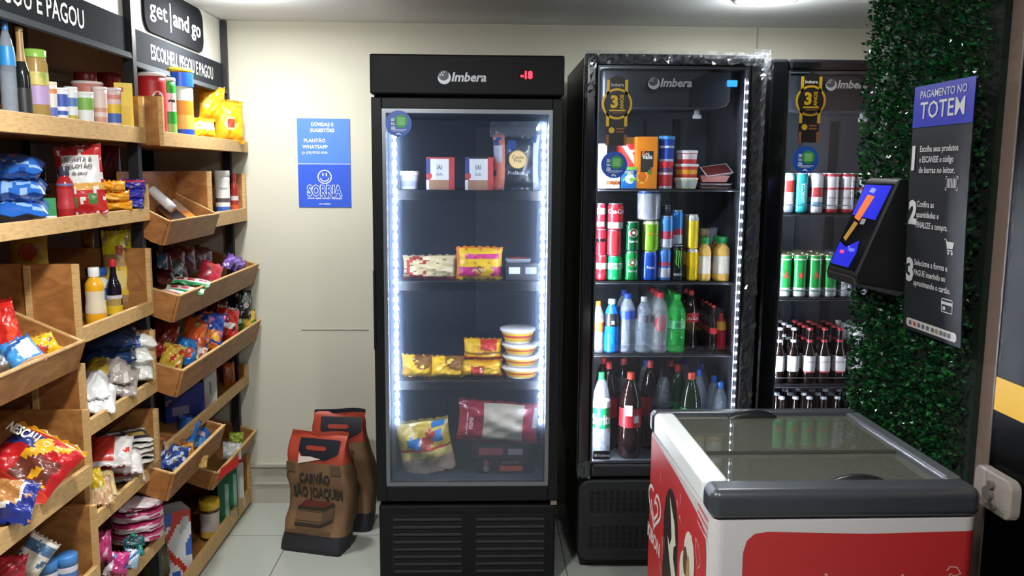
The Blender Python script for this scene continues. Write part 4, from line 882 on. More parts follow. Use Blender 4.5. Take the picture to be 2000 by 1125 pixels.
# --- cans
def fc(lab, u, wp, vt, zb, body, bands, dy=0, hh=None, **kw):
    x, y, w_, h_ = place(u, wp, vt, Y2+dy, zb); can(lab, w_/2, (hh or h_)-.001, body, bands, (x, y, zb+.0005), **kw); return zb+(hh or h_)
WB = '#e6e2e0'
z = fc('red cola can with white band, foot of the end column', 1174, 24, 498, S[1], '#b8222c', [(.48, .72, WB)]); z = fc('red zero cola can, middle of the end column', 1173, 24, 447, z, '#b81f2b', [(.55, .63, '#1d1718')]); fc('red cola can at the top of the end column by the door edge', 1172, 22, 397, z, '#c02a36', [(.1, .3, '#a9a4a6'), (.6, .84, WB)])
z = fc('green lemon soda can below two red cans', 1200, 33, 498, S[1], '#0f9a52', [(.45, .72, '#dfe9e0'), (.06, .16, '#2fae68')], text=[('Sprite', .034, .50, '#0f8a4a', .02, .05)]); z = fc('plain red can between the cola and the green can', 1199, 32, 448, z, '#c3303a', [(.86, .93, '#a81f2a')]); fc('red cola can with white script on top of the green column', 1202, 33, 397, z, '#bb2430', [(.07, .28, '#b3b0b2')], text=[('Coca-Cola', .026, .62, '#f2eeec', .01, .075)])
def guar(o, r, h):
    f = CY(r*1.013, h*.62); g = G()
    g.disc(0, 0, .020, f, 0, 18, 0, .017); f2 = CY(r*1.02, h*.62); g.disc(0, 0, .0155, f2, 1, 16, 0, .014); g.disc(0, .001, .006, CY(r*1.027, h*.62), 2, 10); g.build('fruit_emblem', [mat('#e9e4de', .4), mat('#b3202a', .4), mat('#e8d8cc', .4)], o)
z = fc('bright green guarana can under the dark green one', 1233, 29, 490, S[1], '#0c8a3e', [], text=[('Guaraná', .015, .30, '#e8f0e8', .01, .042)], extra=guar); fc('dark green guarana can on the bright green one', 1235, 28, 432, z, '#0b5a30', [], text=[('Guaraná', .015, .30, '#cfe0d0', .01, .042)], extra=guar)
z = fc('blue soda can at the foot of the lime green can', 1268, 34, 490, S[1], '#1f50b8', [], text=[('Fanta', .016, .42, '#dfe7f6', .02, .032)]); z = fc('lime green citrus can between blue and silver cans', 1271, 34, 430, z, '#7fbf2a', [(.86, .94, '#d8e6a8')], text=[('Schweppes', .014, .55, '#d88a1c', .03, .05)], extra=None); fc('large silver can with blue rim on the lime green can', 1267, 46, 372, z, '#aeb3ba', [(.90, .96, '#3a62b0')], top='#3f6ec0', neck=.96)
RBB = [(.10, .42, '#c4c8d0'), (.44, .56, '#b64a5c')]
z = fc('slim blue and silver energy can below its twin', 1298, 25, 484, S[1], '#3f78c0', RBB); fc('slim blue and silver energy can stacked on its twin', 1302, 25, 421, z, '#4a8fd0', [(.0, .36, '#b9c3d0'), (.3, .5, '#c0495c')])
z = fc('dark tall energy can hidden behind the slim blue pair', 1299, 22, 468, S[1], '#26282c', [], .07); fc('grey tall energy can behind the slim blue pair, upper one', 1301, 20, 400, z, '#54585e', [], .07)
def claw(o, r, h):
    f = CY(r*1.015, 0); g = G()
    for k in (-1, 0, 1): g.stroke([(k*.009, h*.86), (k*.009+.002, h*.74), (k*.009-.001, h*(.52 if k else .46)), (k*.009+.003, h*(.44 if k else .36))], [.006, .005, .005, .002], f)
    g.build('claw_emblem', mat('#6cc24a', .4), o)
z = fc('black energy can with green claw mark', 1322, 24, 478, S[1], '#121614', [], text=[('MONSTER', .012, .16, '#e4e6e4', .02, .036)], extra=claw); fc('slim blue energy can on the black claw can', 1322, 22, 410, z, '#2f84cc', [(.0, .34, '#b9c6d2'), (.3, .45, '#b94a5c')], .01)
z = fc('grey slim can behind the yellow cans, lower one', 1340, 20, 486, S[1], '#8a8458', [], .07); fc('grey slim can behind the yellow cans, upper one', 1341, 20, 418, z, '#8f8a66', [], .07)
z = fc('slim yellow tea can below the other yellow can', 1352, 22, 486, S[1], '#e6c417', [(.9, .97, '#cfcfc6')]); fc('slim yellow tea can on top of the other yellow can', 1353, 21, 418, z, '#ecd02a', [(.84, .97, '#c9cdc6')])
JU = mat('#e5b95e', .2)
for u, wp, vt, dy, lab in ((1375, 26, 463, 0, 'cloudy juice bottle with green cap beside the yellow cans'), (1408, 33, 462, 0, 'cloudy juice bottle with green cap at the end of the can shelf'), (1399, 24, 460, .09, 'juice bottle with green cap standing behind the two others')):
    x, y, w_, h_ = place(u, wp, vt, Y2+dy, S[1]); bottle(lab, 'juice', w_/2, h_, JU, (x, y, S[1]), '#1f9a4e', (.17, .57, '#ece7d6'), group='juice bottles', capr=.62, name='juice_bottle')
x, y, w_, h_ = place(1372, 26, 446, Y2+.10, S[1]); bottle('tan coffee drink bottle behind the juice bottles', 'juice', w_/2, h_, mat('#b99a5a', .25), (x, y, S[1]), '#c9b07a', capr=.62, name='juice_bottle')
x, y, w_, h_ = place(1386, 20, 450, Y2+.16, S[1]); bag('crumpled white wrapper standing at the back of the can shelf', 'wrapper', ['#e9e9ec', '#c8323a'], [('r', .8, .4, 1, .6, 1)], .075, .2, .04, (x, Y2+.22, S[1]), name='wrapper', wr=.5)
# --- 500 ml bottles
W_ = see('#c6d6e6', .30); WC = see('#d9e0e6', .28); GN = see('#3fbf5a', .62); CO_ = mat('#1c0c0a', .12); CLR = see('#cfd8e2', .22)
def fb(lab, kind, u, wp, vt, body, capc, labl, zb=None, dy=0, **kw):
    zb = S[2] if zb is None else zb; x, y, w_, h_ = place(u, wp, vt, Y2+dy, zb); return bottle(lab, kind, w_/2, h_, body, (x, y, zb), capc, labl, **kw)
fb('clear tonic bottle with orange cap and label at the hinge end', 'pet', 1167, 24, 588, CLR, '#ee7a2a', (.42, .60, '#e0702c'))
fb('bright blue sports drink bottle', 'pet', 1194, 31, 584, mat('#1673d0', .12), '#bcd0e6', (.50, .74, '#20242c'), liquid=None, text=[('i', .02, .55, '#e8edf2', .05, .014)], capr=.5)
fb('clear water bottle with blue cap and blue label', 'pet', 1224, 32, 573, W_, '#2a52d0', (.58, .72, '#3555b8'), liquid=None)
fb('water bottle with blue cap standing behind in the second row', 'pet', 1217, 30, 566, W_, '#2f50b8', (.58, .72, '#3555b8'), dy=.08)
fb('clear water bottle with plain grey label and colourless cap', 'pet', 1256, 32, 579, W_, '#b9c1c9', (.55, .68, '#6f747c'))
for k in range(4):
    fb('still water bottle with red cap and round red label, '+['front of its row', 'second in its row', 'third in its row', 'back of its row'][k], 'pet', 1287-6.5*k, 32-k, 571-4*k, WC, '#d8303c', None, dy=.075*k, group='red capped water bottles')
def redlab(o_, r, h): G().disc(0, 0, .026, CY(r*1.02, h*.58), 0, 20, 0, .034).build('label', mat('#c3323e', .4), o_)
for o_ in [q for q in bpy.data.objects if q.get('group') == 'red capped water bottles']: redlab(o_, .033, .215)
for k in range(4):
    fb('green lemon soda bottle with green cap, '+['front of its row', 'second in its row', 'third in its row', 'back of its row'][k], 'pet', 1320-6*k, 34-k, 574-4*k, GN, '#28b03c', (.42, .56, '#58b27a'), dy=.075*k, group='green soda bottles', text=[('H2', .024, .45, '#1f6a48', .02, .024)] if k == 0 else None)
for k in range(2): fb('cola bottle with red cap and red label, '+['front one', 'one behind it'][k], 'cola', 1347-10*k, 31-k, 566-3*k, CO_, '#cf3a30', (.48, .63, '#b5202a'), dy=.05+.07*k, group='small cola bottles', text=[('Coca-Cola', .02, .52, '#eee6e2', .0, .06)] if k == 0 else None)
for k in range(5): fb('mini glass cola bottle, %s of its slanting row' % ['front', 'second', 'third', 'fourth', 'back'][k], 'glass', 1391-7*k, 18-k, 596-4*k, CO_, '#d2303a', (.40, .53, '#c42a34'), dy=.012+.06*k, group='mini glass cola bottles')
fb('red bottle with yellow label at the lit wall end', 'pet', 1407, 21, 611, mat('#c02436', .2), '#d82a3c', (.55, .78, '#e0a02a'), dy=.06)
# --- two litre bottles on the floor of the fridge
FB = S[3]
def f2l(lab, u, wp, vt, body, capc, labl, dy=0, **kw): return fb(lab, 'two', u, wp, vt, body, capc, labl, FB, dy, cat='large drink bottle', **kw)
f2l('two litre clear lemon soda bottle with green cap and label', 1172, 38, 727, CLR, '#22a850', [(.37, .61, '#118a4c'), (.58, .68, '#e8efea')], text=[('Sprite', .06, .42, '#e9f2ec', .03, .09)], liquid=None)
f2l('two litre cola bottle with red label and red cap, front of the floor shelf', 1229, 44, 727, CO_, '#d9422e', [(.38, .60, '#a81f28')], text=None)
o_ = [q for q in bpy.data.objects if q.get('label', '').startswith('two litre cola bottle with red label')][0]
g = G(); f = CY(.0535, 0); g.flat([(-.03, .19), (.0, .19), (.0, .235), (-.03, .235)], f, 0); g.flat([(.008, .16), (.03, .16), (.03, .19), (.008, .19)], f, 1); g.build('label_print', [mat('#c9b9b4', .5), mat('#e2dcd6', .5)], o_)
f2l('two litre cola bottle behind the green capped one', 1186, 36, 706, CO_, '#c83a36', [(.38, .60, '#a81f28')], .11)
f2l('two litre cola bottle in the third row by the hinge', 1176, 34, 698, CO_, '#b03430', [(.38, .60, '#8f1f28')], .25)
f2l('two litre grey labelled cola bottle behind the front cola', 1215, 36, 699, CO_, '#b5403a', [(.62, .78, '#5c5c5e')], .20)
f2l('two litre cola bottle with red cap behind the clear bottle', 1266, 36, 704, CO_, '#cf4636', [(.38, .60, '#8f1f28')], .14)
f2l('two litre blue capped bottle at the back behind the red capped cola', 1258, 34, 702, CLR, '#3a5cc0', (.4, .6, '#3d4f8a'), .27)
f2l('two litre clear soda bottle with black cap', 1292, 40, 722, see('#9aa4ae', .4), '#16161a', (.38, .58, '#2c2f36'), .06)
f2l('two litre green guarana bottle with red cap, further back', 1319, 38, 712, mat('#123a1e', .12), '#d9442c', (.4, .6, '#1c6a34'), .08)
f2l('two litre dark bottle with red cap at the back beside a blue cap', 1306, 34, 703, CO_, '#c8443a', (.4, .6, '#8f1f28'), .24)
f2l('two litre dark green guarana bottle with red cap, nearer the door', 1346, 40, 727, mat('#1d2c1a', .12), '#dc4a30', (.4, .6, '#1c6a34'), .0)
f2l('two litre blue capped water bottle, back row of the floor shelf', 1334, 34, 700, CLR, '#2f54c8', (.4, .6, '#3d5fb0'), .27)
for k, (u, vt, dy, lab) in enumerate(((1361, 721, .10, 'third'), (1366, 708, .2, 'back'), (1390, 734, .05, 'second'), (1403, 746, 0, 'front'))):
    f2l('water bottle with bright blue cap near the lit wall, %s of the group' % lab, u, 34, vt, W_, ['#2a5fd8', '#2c50b8', '#2f6fe0', '#3a86ec'][k], (.38, .55, '#4a78c8'), dy, group='blue capped water bottles')
# ================================================================ in the beer fridge
Y3 = 3.4+.125; S = F3S
def place3(u, wp, vt, zb, dy=0): return place(u, wp, vt, Y3+dy, zb)
ordn = ['front', 'second', 'third', 'fourth']
spec = [(1537, 17, '#dcd6d2', [(.55, .8, '#c03a36'), (.0, .2, '#8a9aa8')], 'white beer can with red badge'), (1563, 29, '#2fb0b4', [], 'turquoise beer can'), (1592, 30, '#e0e2e2', [(.42, .62, '#c2474a'), (.16, .26, '#6fa0c4')], 'white beer can with red lion print'), (1622, 30, '#dcd9d6', [(.9, .97, '#c2343c'), (.0, .08, '#c2343c'), (.56, .62, '#c25a5c')], 'white and red lager can, beside the lion can'), (1652, 30, '#dcd9d6', [(.9, .97, '#c2343c'), (.0, .08, '#c2343c'), (.56, .62, '#c25a5c')], 'white and red lager can, middle of the three'), (1682, 30, '#dcd9d6', [(.9, .97, '#c2343c'), (.0, .08, '#c2343c'), (.56, .62, '#c25a5c')], 'white and red lager can nearest the terminal')]
for i, (u, wp, body, bands, lab) in enumerate(spec):
    for k in range(2):
        x, y, w_, h_ = place3(u, 29, 338, S[0]); r = w_/2*.98
        can(lab.replace('nearest', 'next to')+', %s row of the top shelf' % ordn[k], r, h_, body, bands, (x, y+k*(2*r+.006), S[0]), group='beer cans on the top shelf', text=[('Budweiser', .016, .36, '#7a6a6a', .01, .045)] if i > 2 and k == 0 else None)
x, y, w_, h_ = place3(1563, 29, 338, S[0]); o_ = [q for q in bpy.data.objects if q.get('label', '').startswith('turquoise beer can, front')][0]
G().text('ANTARCTICA', .024, lambda a, b: CY(w_/2*1.0, 0)(.008-b, h_*.5+a), 0, .03, 'C', 1, h_*.5).build('lettering', mat('#bfe8e6', .4), o_)
def star(o, r, h):
    f = CY(r*1.013, 0); g = G(); pts = []
    for i in range(10): a = math.pi/2+i*math.pi/5; q = .019 if i % 2 == 0 else .008; pts.append((q*math.cos(a), h*.52+q*math.sin(a)))
    c = (0, h*.52)
    for i in range(10): g.flat([c, pts[i], pts[(i+1) % 10]], f)
    g.build('red_star', mat('#c0342c', .4), o)
for i in range(6):
    u = 1530+29.5*i; green = i < 4
    for k in range(4):
        x, y, w_, h_ = place3(u, 29, 497, S[1]); r = w_/2*.985
        lab = ('green lager can with red star, column %s' % ['at the door edge', 'second from the door edge', 'third from the door edge', 'behind the terminal'][i]) if green else ('silver beer can, column %s' % ['behind the terminal base', 'beside the hedge'][i-4])
        can(lab+', %s row' % ordn[k], r, h_, '#1f8a3e' if green else '#b9bcc0', [(.0, .22, '#c9d2cc'), (.86, .92, '#b8c2b0')] if green else [(.3, .36, '#8a8d92')], (x, y+k*(2*r+.004), S[1]), group='green and silver beer cans', text=[('Heineken', .017, .13, '#3c7a4c', .03, .06)] if green and k == 0 else None, extra=star if green and k == 0 else None, top='#c9c39a' if green else SILV)
BEER = mat('#160b08', .1); PALE = see('#cfd6d0', .35)
for i in range(7):
    u = [1519, 1547, 1578, 1607, 1637, 1667, 1690][i]
    for k in range(4):
        x, y, w_, h_ = place3(u, 30, 640, S[2]); r = .0275; c = ['#c8ccd2', '#c8ccd2', '#b23a40', '#b23a40', '#b23a40', '#d6d8d4', '#d6d8d4'][i]
        lab = ['dark beer bottle with white cap at the door edge', 'dark beer bottle with white cap, second column', 'dark beer bottle with red cap, third column', 'dark beer bottle with red cap, fourth column', 'dark beer bottle with red cap, fifth column', 'white foil beer bottle beside the red caps', 'white foil beer bottle by the hedge side'][i]
        b_ = bottle(lab+', %s row' % ordn[k], 'beer', r, h_, BEER if i < 5 else mat('#22352a', .15), (x, y+k*.062, S[2]), c, [(.22, .50, '#dad8d6')]+([(.20, .225, '#b5303a'), (.74, .79, '#b5303a')] if 2 <= i < 5 else ([(.70, .96, '#dcdcd8')] if i > 4 else [(.74, .79, '#d0d2d6')])), group='beer bottles on the third shelf', cat='beer bottle', name='beer_bottle', text=[('Budweiser', .013, .38, '#8a5a5a', .01, .04)] if k == 0 and 2 <= i < 5 else None)
for i in range(6):
    for k in range(3):
        x, y, w_, h_ = place3(1522+27*i, 30, 774, S[3]); 
        bottle('pale capped bottle low in the beer fridge, column %s, %s row' % (['at the door edge', 'two', 'three', 'four', 'five', 'six'][i], ordn[k]), 'beer', .0285, h_, BEER, (x, y+k*.064, S[3]), '#cfd3d6', [(.22, .5, '#9a9a98')], group='bottles on the floor of the beer fridge', cat='beer bottle', name='beer_bottle')
# ================================================================ goods on the plywood shelves
def ls(u, vb, z, wpx, vt, back=True):
    p = on(u, vb, 2, z); m = mpp(p); w_ = wpx*m; d = Vector((p[0], p[1], 0)).normalized()
    x, y = p[0]+d.x*w_/2*(1 if back else 0), p[1]+d.y*w_/2*(1 if back else 0)
    return x, y, w_, Z_at(vt, x, y)-z
def lx(u, vt, X, z, wpx):
    p = on(u, vt, 0, X); m = mpp(p); return p[0], p[1], wpx*m, p[2]-z
XP = [None]
_ls = ls
def ls(u, vb, z, wpx, vt, back=True):
    if XP[0] is None: return _ls(u, vb, z, wpx, vt, back)
    return lx(u, vt, XP[0]-wpx*.0008, z, wpx)
def lcyl(lab, cat, u, vb, z, wpx, vt, cols, bands, lid=None, lidh=.08, name='jar', seg=20, rb=1, text=None, grp=None, taper=1):
    x, y, w_, h_ = ls(u, vb, z, wpx, vt); r = w_/2
    o = tub(lab, cat, r*taper, r, h_, cols, bands, (x, y, z), lid, lidh, grp, name, seg, text); o.rotation_euler = (0, 0, R(25)); return o
# --- top shelf
XP[0] = -1.185
Z = 1.705+.0165
x, y, w_, h_ = ls(8, 218, Z, 30, 40); bottle('clear ribbed water bottle with blue label at the near end of the jar shelf', 'pet', w_/2, h_, see('#aab6c2', .4), (x, y, Z), '#2f6fb0', (.58, .76, '#2f86c4'), name='water_bottle')
x, y, w_, h_ = ls(36, 222, Z, 30, 52); bottle('dark sparkling bottle with gold foil neck', 'beer', w_/2, h_, mat('#1c1f1c', .12), (x, y, Z), '#b8935a', [(.66, .95, '#a8834e'), (.16, .4, '#2a2a2a')], name='sparkling_wine_bottle', cat='bottle')
x, y, w_, h_ = ls(66, 228, Z, 45, 97)
o = G().lathe([(w_*.44, 0), (w_*.5, .01), (w_*.5, h_*.82), (w_*.44, h_*.88), (w_*.44, h_*.90)], 24).build('olive_jar', mat('#a88a4e', .1), None, True); o.location = (x, y, Z); tag(o, 'tall jar of olives with green lid and purple label', 'jar')
G().lathe([(w_*.46, h_*.90), (w_*.47, h_*.99), (w_*.42, h_), (0, h_)], 24, cap=False).build('lid', mat('#8fc04e', .3), o, True)
G().lathe([(w_*.507, h_*.32), (w_*.507, h_*.55)], 24, cap=False).build('label', mat('#b49ac0', .4), o, True); G().lathe([(w_*.508, h_*.56), (w_*.508, h_*.72)], 24, cap=False).build('picture_band', noise_mat('olive_picture', ['#4f9a3a', '#d8c46a', '#b9a24a'], 30, .4), o, True)
lcyl('small orange and white cup between the olive jar and the cup noodles', 'cup', 98, 231, Z, 22, 160, ['#e0d6cc', '#d8874a', '#5a6cb0'], [(.75, .9, 1), (.3, .5, 2), (.05, .15, 1)], '#e8d8c8', .05, name='instant_cup', taper=.85)
lcyl('blue and white cup noodles beside the small orange cup', 'cup', 117, 236, Z, 26, 172, ['#e2e2e6', '#3c5aa8', '#d88a5a'], [(.6, .85, 1), (.1, .45, 1), (.3, .36, 0)], '#ececec', .05, name='instant_cup', taper=.85)
lcyl('white cup noodles with mustard yellow panel', 'cup', 137, 238, Z, 24, 170, ['#dfe0dc', '#b8a83e', '#5a7ab0'], [(.1, .42, 1), (.62, .8, 2)], '#ececec', .05, name='instant_cup', taper=.85)
lcyl('white and green cup noodles in the middle of the jar shelf', 'cup', 164, 240, Z, 33, 180, ['#e4e6e0', '#7fb04e', '#5b9a6a'], [(.62, .9, 1), (.1, .28, 2), (.3, .42, 0)], '#e9ece4', .05, name='instant_cup', taper=.85)
XP[0] = -1.25
lcyl('wide pink and white noodle pot behind the green cup', 'cup', 170, 228, Z, 56, 160, ['#ead4cc', '#d88a7a'], [(.75, .95, 1), (.1, .3, 1)], '#eadcd6', .05, name='instant_cup', taper=.85)
XP[0] = -1.185
lcyl('pale pink cup noodles beside the colourful one', 'cup', 193, 243, Z, 28, 170, ['#e8cfc6', '#d59a88', '#f0e4de'], [(.2, .34, 1), (.5, .62, 1), (.72, .8, 2)], '#f0e6e0', .05, name='instant_cup', taper=.85)
lcyl('colourful cup noodles with yellow and blue bands', 'cup', 219, 245, Z, 31, 172, ['#e2c8c8', '#e2c23a', '#4a6cb8', '#d88a7a'], [(.52, .66, 1), (.32, .46, 2), (.08, .22, 3), (.75, .9, 3)], '#ead8d8', .05, name='instant_cup', taper=.85)
XP[0] = -1.33
for u, vt, lab in ((166, 142, 'dark red lidded jar in the back row behind the pink pot'), (212, 143, 'dark red lidded jar in the back row behind the yellow carton')):
    p = on(u, 215, 2, Z); lcyl(lab, 'jar', u, 214, Z, 40, vt, ['#6a3a2e', '#7e2a28'], [(.7, 1, 1)], '#8c2226', .24, name='jar')
XP[0] = -1.162
x, y, w_, h_ = ls(247, 250, Z, 34, 164); carton('tall bright yellow starch carton at the end of the jar shelf', 'carton', w_*.95, .04, h_, ['#eccb16', '#d23a2c', '#e2b80f', '#d9bd14'], [('c', .35, .88, .13, 1), ('r', .15, .2, .8, .6, 2)], (x-.004, y-.02, Z), R(24))
# --- crisp tubes shelf
XP[0] = -1.125
Z = 1.697+.0165
def crisp(lab, u, vb, wp, vt, cols, bands, lid, text=None, face=None):
    o = lcyl(lab, 'crisp tube', u, vb, Z, wp, vt, cols, bands, lid, .05, name='crisp_tube', text=text, grp='crisp tubes'); return o
def badge(o, w_, h_, zz):
    z_ = [v.co.z for v in o.data.vertices]; h_ = max(z_); w_ = 2*max(v.co.x for v in o.data.vertices); g = G(); f = CY(w_*.51, h_*zz, .35); g.disc(0, 0, .022, f, 0, 18, 0, .026); f2 = CY(w_*.52, h_*zz, .35); g.stroke([(-.014, .006), (-.005, .010), (0, .007), (.005, .010), (.014, .006)], .007, f2, 1); g.build('round_badge', [mat('#e4dcd8', .4), mat('#2a2222', .5)], o)
XP[0] = -1.135
o = crisp('bright red crisp tube with round white badge', 295, 264, 52, 143, ['#b8242a', '#c9383a', '#a9a29c'], [(.05, .2, 1)], '#e9e0dc'); badge(o, .077, .2, .66)
XP[0] = -1.125
o = crisp('red, white and green crisp tube', 328, 266, 26, 152, ['#2fae3e', '#e9ebe4', '#bf2a2e', '#8fd06a'], [(.50, .80, 1), (.8, .95, 0), (.1, .3, 3)], '#e9e9e4'); badge(o, .046, .2, .64)
o = crisp('big orange and white crisp tube with blue lid and base', 351, 272, 45, 134, ['#e8821e', '#e9e4e0', '#1d4fc0', '#f0a850'], [(.0, .16, 2), (.58, .84, 1), (.36, .56, 0), (.22, .34, 3)], '#e2b92a')
hh = max(v.co.z for v in o.data.vertices); rr = max(v.co.x for v in o.data.vertices)*1.09; G().lathe([(rr, hh*.80), (rr, hh*.99)], 20, cap=False).build('blue_collar', mat('#1d4fc0', .3), o, True)
YEL = ['#e8a51a', '#d98a14', '#f0c850', '#8a3a1a']
def yb(lab, u, v, wp, hp, rz, lean, sh, Xp, **kw): return bag_px(lab, 'snack bag', YEL, sh, u, v, wp, hp, .06, (0, Xp), rz, lean, grp_ if 0 else 0, **kw)
bag_px('yellow stick snack bag at the back of the crisp shelf', 'snack bag', YEL, [('c', .15, .5, .2, 2), ('n', 8, .9, 1, 1)], 414, 203, 50, 70, .06, (0, -1.20), R(35), R(8), R(4))
bag_px('yellow curled snack bag lying in front of the stick snacks', 'snack bag', ['#eab41e', '#f0d898', '#d9731a'], [('b', .4, .7, 1), ('n', 9, .8, 2, 2)], 398, 252, 46, 46, .05, (0, -1.155), R(35), R(20))
bag_px('orange yellow snack bag with red picture at the wall end of the crisp shelf', 'snack bag', ['#eda921', '#c23a24', '#f3d184', '#e88c1a'], [('c', .5, .45, .24, 2), ('c', .5, .45, .15, 1), ('n', 9, .9, 3, 1), ('b', .82, .92, 3)], 448, 238, 56, 84, .06, (0, -1.135), R(30), R(4))
# --- second shelf
XP[0] = -1.19
Z = 1.445+.0165
p = on(2, 430, 2, Z); carton('tall blue box standing at the near end of the blue bag shelf', 'carton', .10, .10, .20, ['#31509c', '#31509c'], [], (p[0]-.04, p[1]-.01, Z), R(10))
BLU = ['#2a62b4', '#8fb0d8', '#1d4a94', '#b8484a', '#e6edf3']
for k, (v, wp, hp) in enumerate(((406, 110, 50), (372, 100, 46), (346, 92, 40))):
    p = on(56, v, 0, -1.225); m = mpp(p); w_ = wp*m
    o = bag('shiny blue and silver pasta bag, %s of the pile on the ketchup shelf' % ['bottom one', 'middle one', 'top one'][k], 'pasta bag', BLU, [('d', .1, .72, .03, 1), ('d', -.2, .3, .02, 1), ('n', 6, .7, k, 2), ('r', .3, .4, .5, .5, 3)], w_, .19, .065, (p[0]-.05-.01*k, p[1], Z+.033+.054*k), R(24), 0, group='blue pasta bags', name='pasta_bag', wr=.13)
    o.rotation_euler = (Matrix.Rotation(R(24), 3, 'Z') @ Matrix.Rotation(R(-82), 3, 'X')).to_euler(); o.location.x -= .0
    o.location = (p[0]-.005, p[1]-.055, Z+.034+.056*k)
XP[0] = -1.38
for u, lab in ((60, 'dark vinegar bottle behind the blue bags'), (82, 'second dark vinegar bottle behind the blue bags')):
    x, y, w_, h_ = ls(u, 400, Z, 26, 318); bottle(lab, 'sauce', w_/2, h_, mat('#2a1512', .15), (x, y, Z), '#3a1a18', (.2, .45, '#7a2a26'), name='vinegar_bottle', cat='bottle')
p = on(98, 372, 0, -1.21); carton('small green and white pack beside the ketchup', 'carton', .05, .03, .075, ['#2f8a4e', '#dfe4dc', '#2f7a48'], [('b', 0, .35, 1)], (p[0]-.03, p[1]+.03, Z+.0), R(30), )
XP[0] = -1.20
x, y, w_, h_ = ls(124, 424, Z, 34, 325); bottle('red ketchup squeeze bottle beside the red pouch', 'mustard', w_/2, h_, mat('#a8282a', .2), (x, y, Z), '#3a3a4a', [(.25, .6, '#b8343a'), (.66, .7, '#6a6a9a')], name='ketchup_bottle', cat='bottle')
o = bag_px('red ketchup pouch with white panel', 'sauce pouch', ['#b8282a', '#dcdad4', '#d9a04a', '#3f7a3a', '#c93a34'], [('r', .14, .44, .92, .86, 1), ('b', .36, .44, 2), ('n', 13, .8, 1, 4), ('r', .2, .12, .4, .24, 3), ('r', .62, .14, .8, .28, 3)], 158, 352, 84, 136, .05, (0, -1.20), R(24), R(6), R(-3), name='sauce_pouch', wr=.1)
h_ = 136*mpp(on(158, 352, 0, -1.2)); g = G()
for i, (s_, z_) in enumerate((('MONTA &', .76), ('PELOTÃO', .66), ('de sabor', .57))): g.text(s_, .016 if i < 2 else .012, lambda a, b: (a+.0, -.033, h_*z_+b), 0, .03, 'C')
g.build('lettering', mat('#54423f', .5), o)
for k in range(3):
    bag_px('orange yellow biscuit pack, %s of its pile beside the red pouch' % ['bottom', 'middle', 'top'][k], 'biscuit pack', ['#e8a01e', '#f2c248', '#c26a1a'], [('n', 9, .8, k, 1), ('b', .1, .25, 2)], 222+[6, 0, -8][k], 402-19*k, 58, 22, .05, (0, -1.19), R(24), 0, group='yellow biscuit packs', name='biscuit_pack', wr=.2, nu=14, nv=10)
    bag_px('blue and purple biscuit pack, %s of its pile at the shelf end' % ['bottom', 'middle', 'top'][k], 'biscuit pack', ['#2f35a0', '#4a58c4', '#b9a8c8', '#c2384a'], [('n', 9, .6, k, 1), ('n', 14, 1, k+2, 2), ('b', .75, .9, 3 if k == 2 else 0)], 256+[0, 2, 4][k], 398-19*k, 46, 20, .05, (0, -1.18), R(24), 0, group='blue biscuit packs', name='biscuit_pack', wr=.2, nu=14, nv=10)
bag_px('dark red pouch standing at the back of the ketchup shelf', 'sauce pouch', ['#7e1f20', '#962a2a'], [('n', 6, .6, 1, 1)], 212, 318, 44, 88, .04, (0, -1.36), R(20), R(3), name='sauce_pouch')
# --- small bin below the crisp tubes
p = on(338, 408, 0, -1.15)
t = thing('white_tube', 'white cream tube lying in the small tilted bin', 'tube', (p[0], p[1], p[2])); t.rotation_euler = (R(0), R(38), R(-16))
G().lathe([(.012, -.06), (.019, -.055), (.019, .03), (.016, .05)], 14).build('tube_body', mat('#e6e4e4', .3), t, True).rotation_euler = (0, R(90), 0)
G().lathe([(.017, 0), (.017, .03), (.012, .034)], 14).build('cap', mat('#c9ccd4', .3), t, True).rotation_euler = (0, R(-90), 0); t.children[1].location = (-.055, 0, 0)
p = on(352, 403, 0, -1.155); carton('folded dark leaflet pack beside the white tube', 'leaflet', .10, .012, .16, ['#3a3338', '#c9a08a'], [], (p[0]-.02, p[1]+.06, p[2]-.06), 0, rot=(R(-52), 0, R(80)), name='leaflet_pack')
p = on(372, 405, 0, -1.15); carton('orange and white leaflet pack in the small tilted bin', 'leaflet', .07, .012, .13, ['#d9bda8', '#d98a3a'], [('b', .0, .4, 1)], (p[0]-.01, p[1]+.06, p[2]-.055), 0, rot=(R(-52), 0, R(80)), name='leaflet_pack')
Z = 1.383+.0165; XP[0] = -1.135
o = lcyl('white deodorant can with blue bands against the bin wall', 'spray can', 433, 409, Z, 28, 333, ['#e3e2da', '#3f62b0', '#5a4a4a', '#d9b84a'], [(.18, .26, 1), (.32, .44, 2), (.06, .1, 1), (.86, .96, 3)], '#e9e8e0', .12, name='spray_can', text=[('Above', .014, .62, '#5a6a9a', .02, .034)])
x, y, w_, h_ = ls(456, 409, Z, 17, 339); bottle('red spray bottle beside the white deodorant', 'mustard', w_/2, h_, mat('#9a3028', .25), (x, y, Z), '#c0343a', [(.05, .3, '#c8562c'), (.4, .5, '#cfc4c0')], name='spray_bottle', cat='bottle')
lcyl('thin grey roll-on stick at the wall end', 'spray can', 469, 409, Z, 12, 350, ['#cfcfc9', '#4a5a86', '#8a8a3a'], [(.5, .8, 1), (0, .12, 2)], '#e0e0dc', .15, name='deodorant_stick')
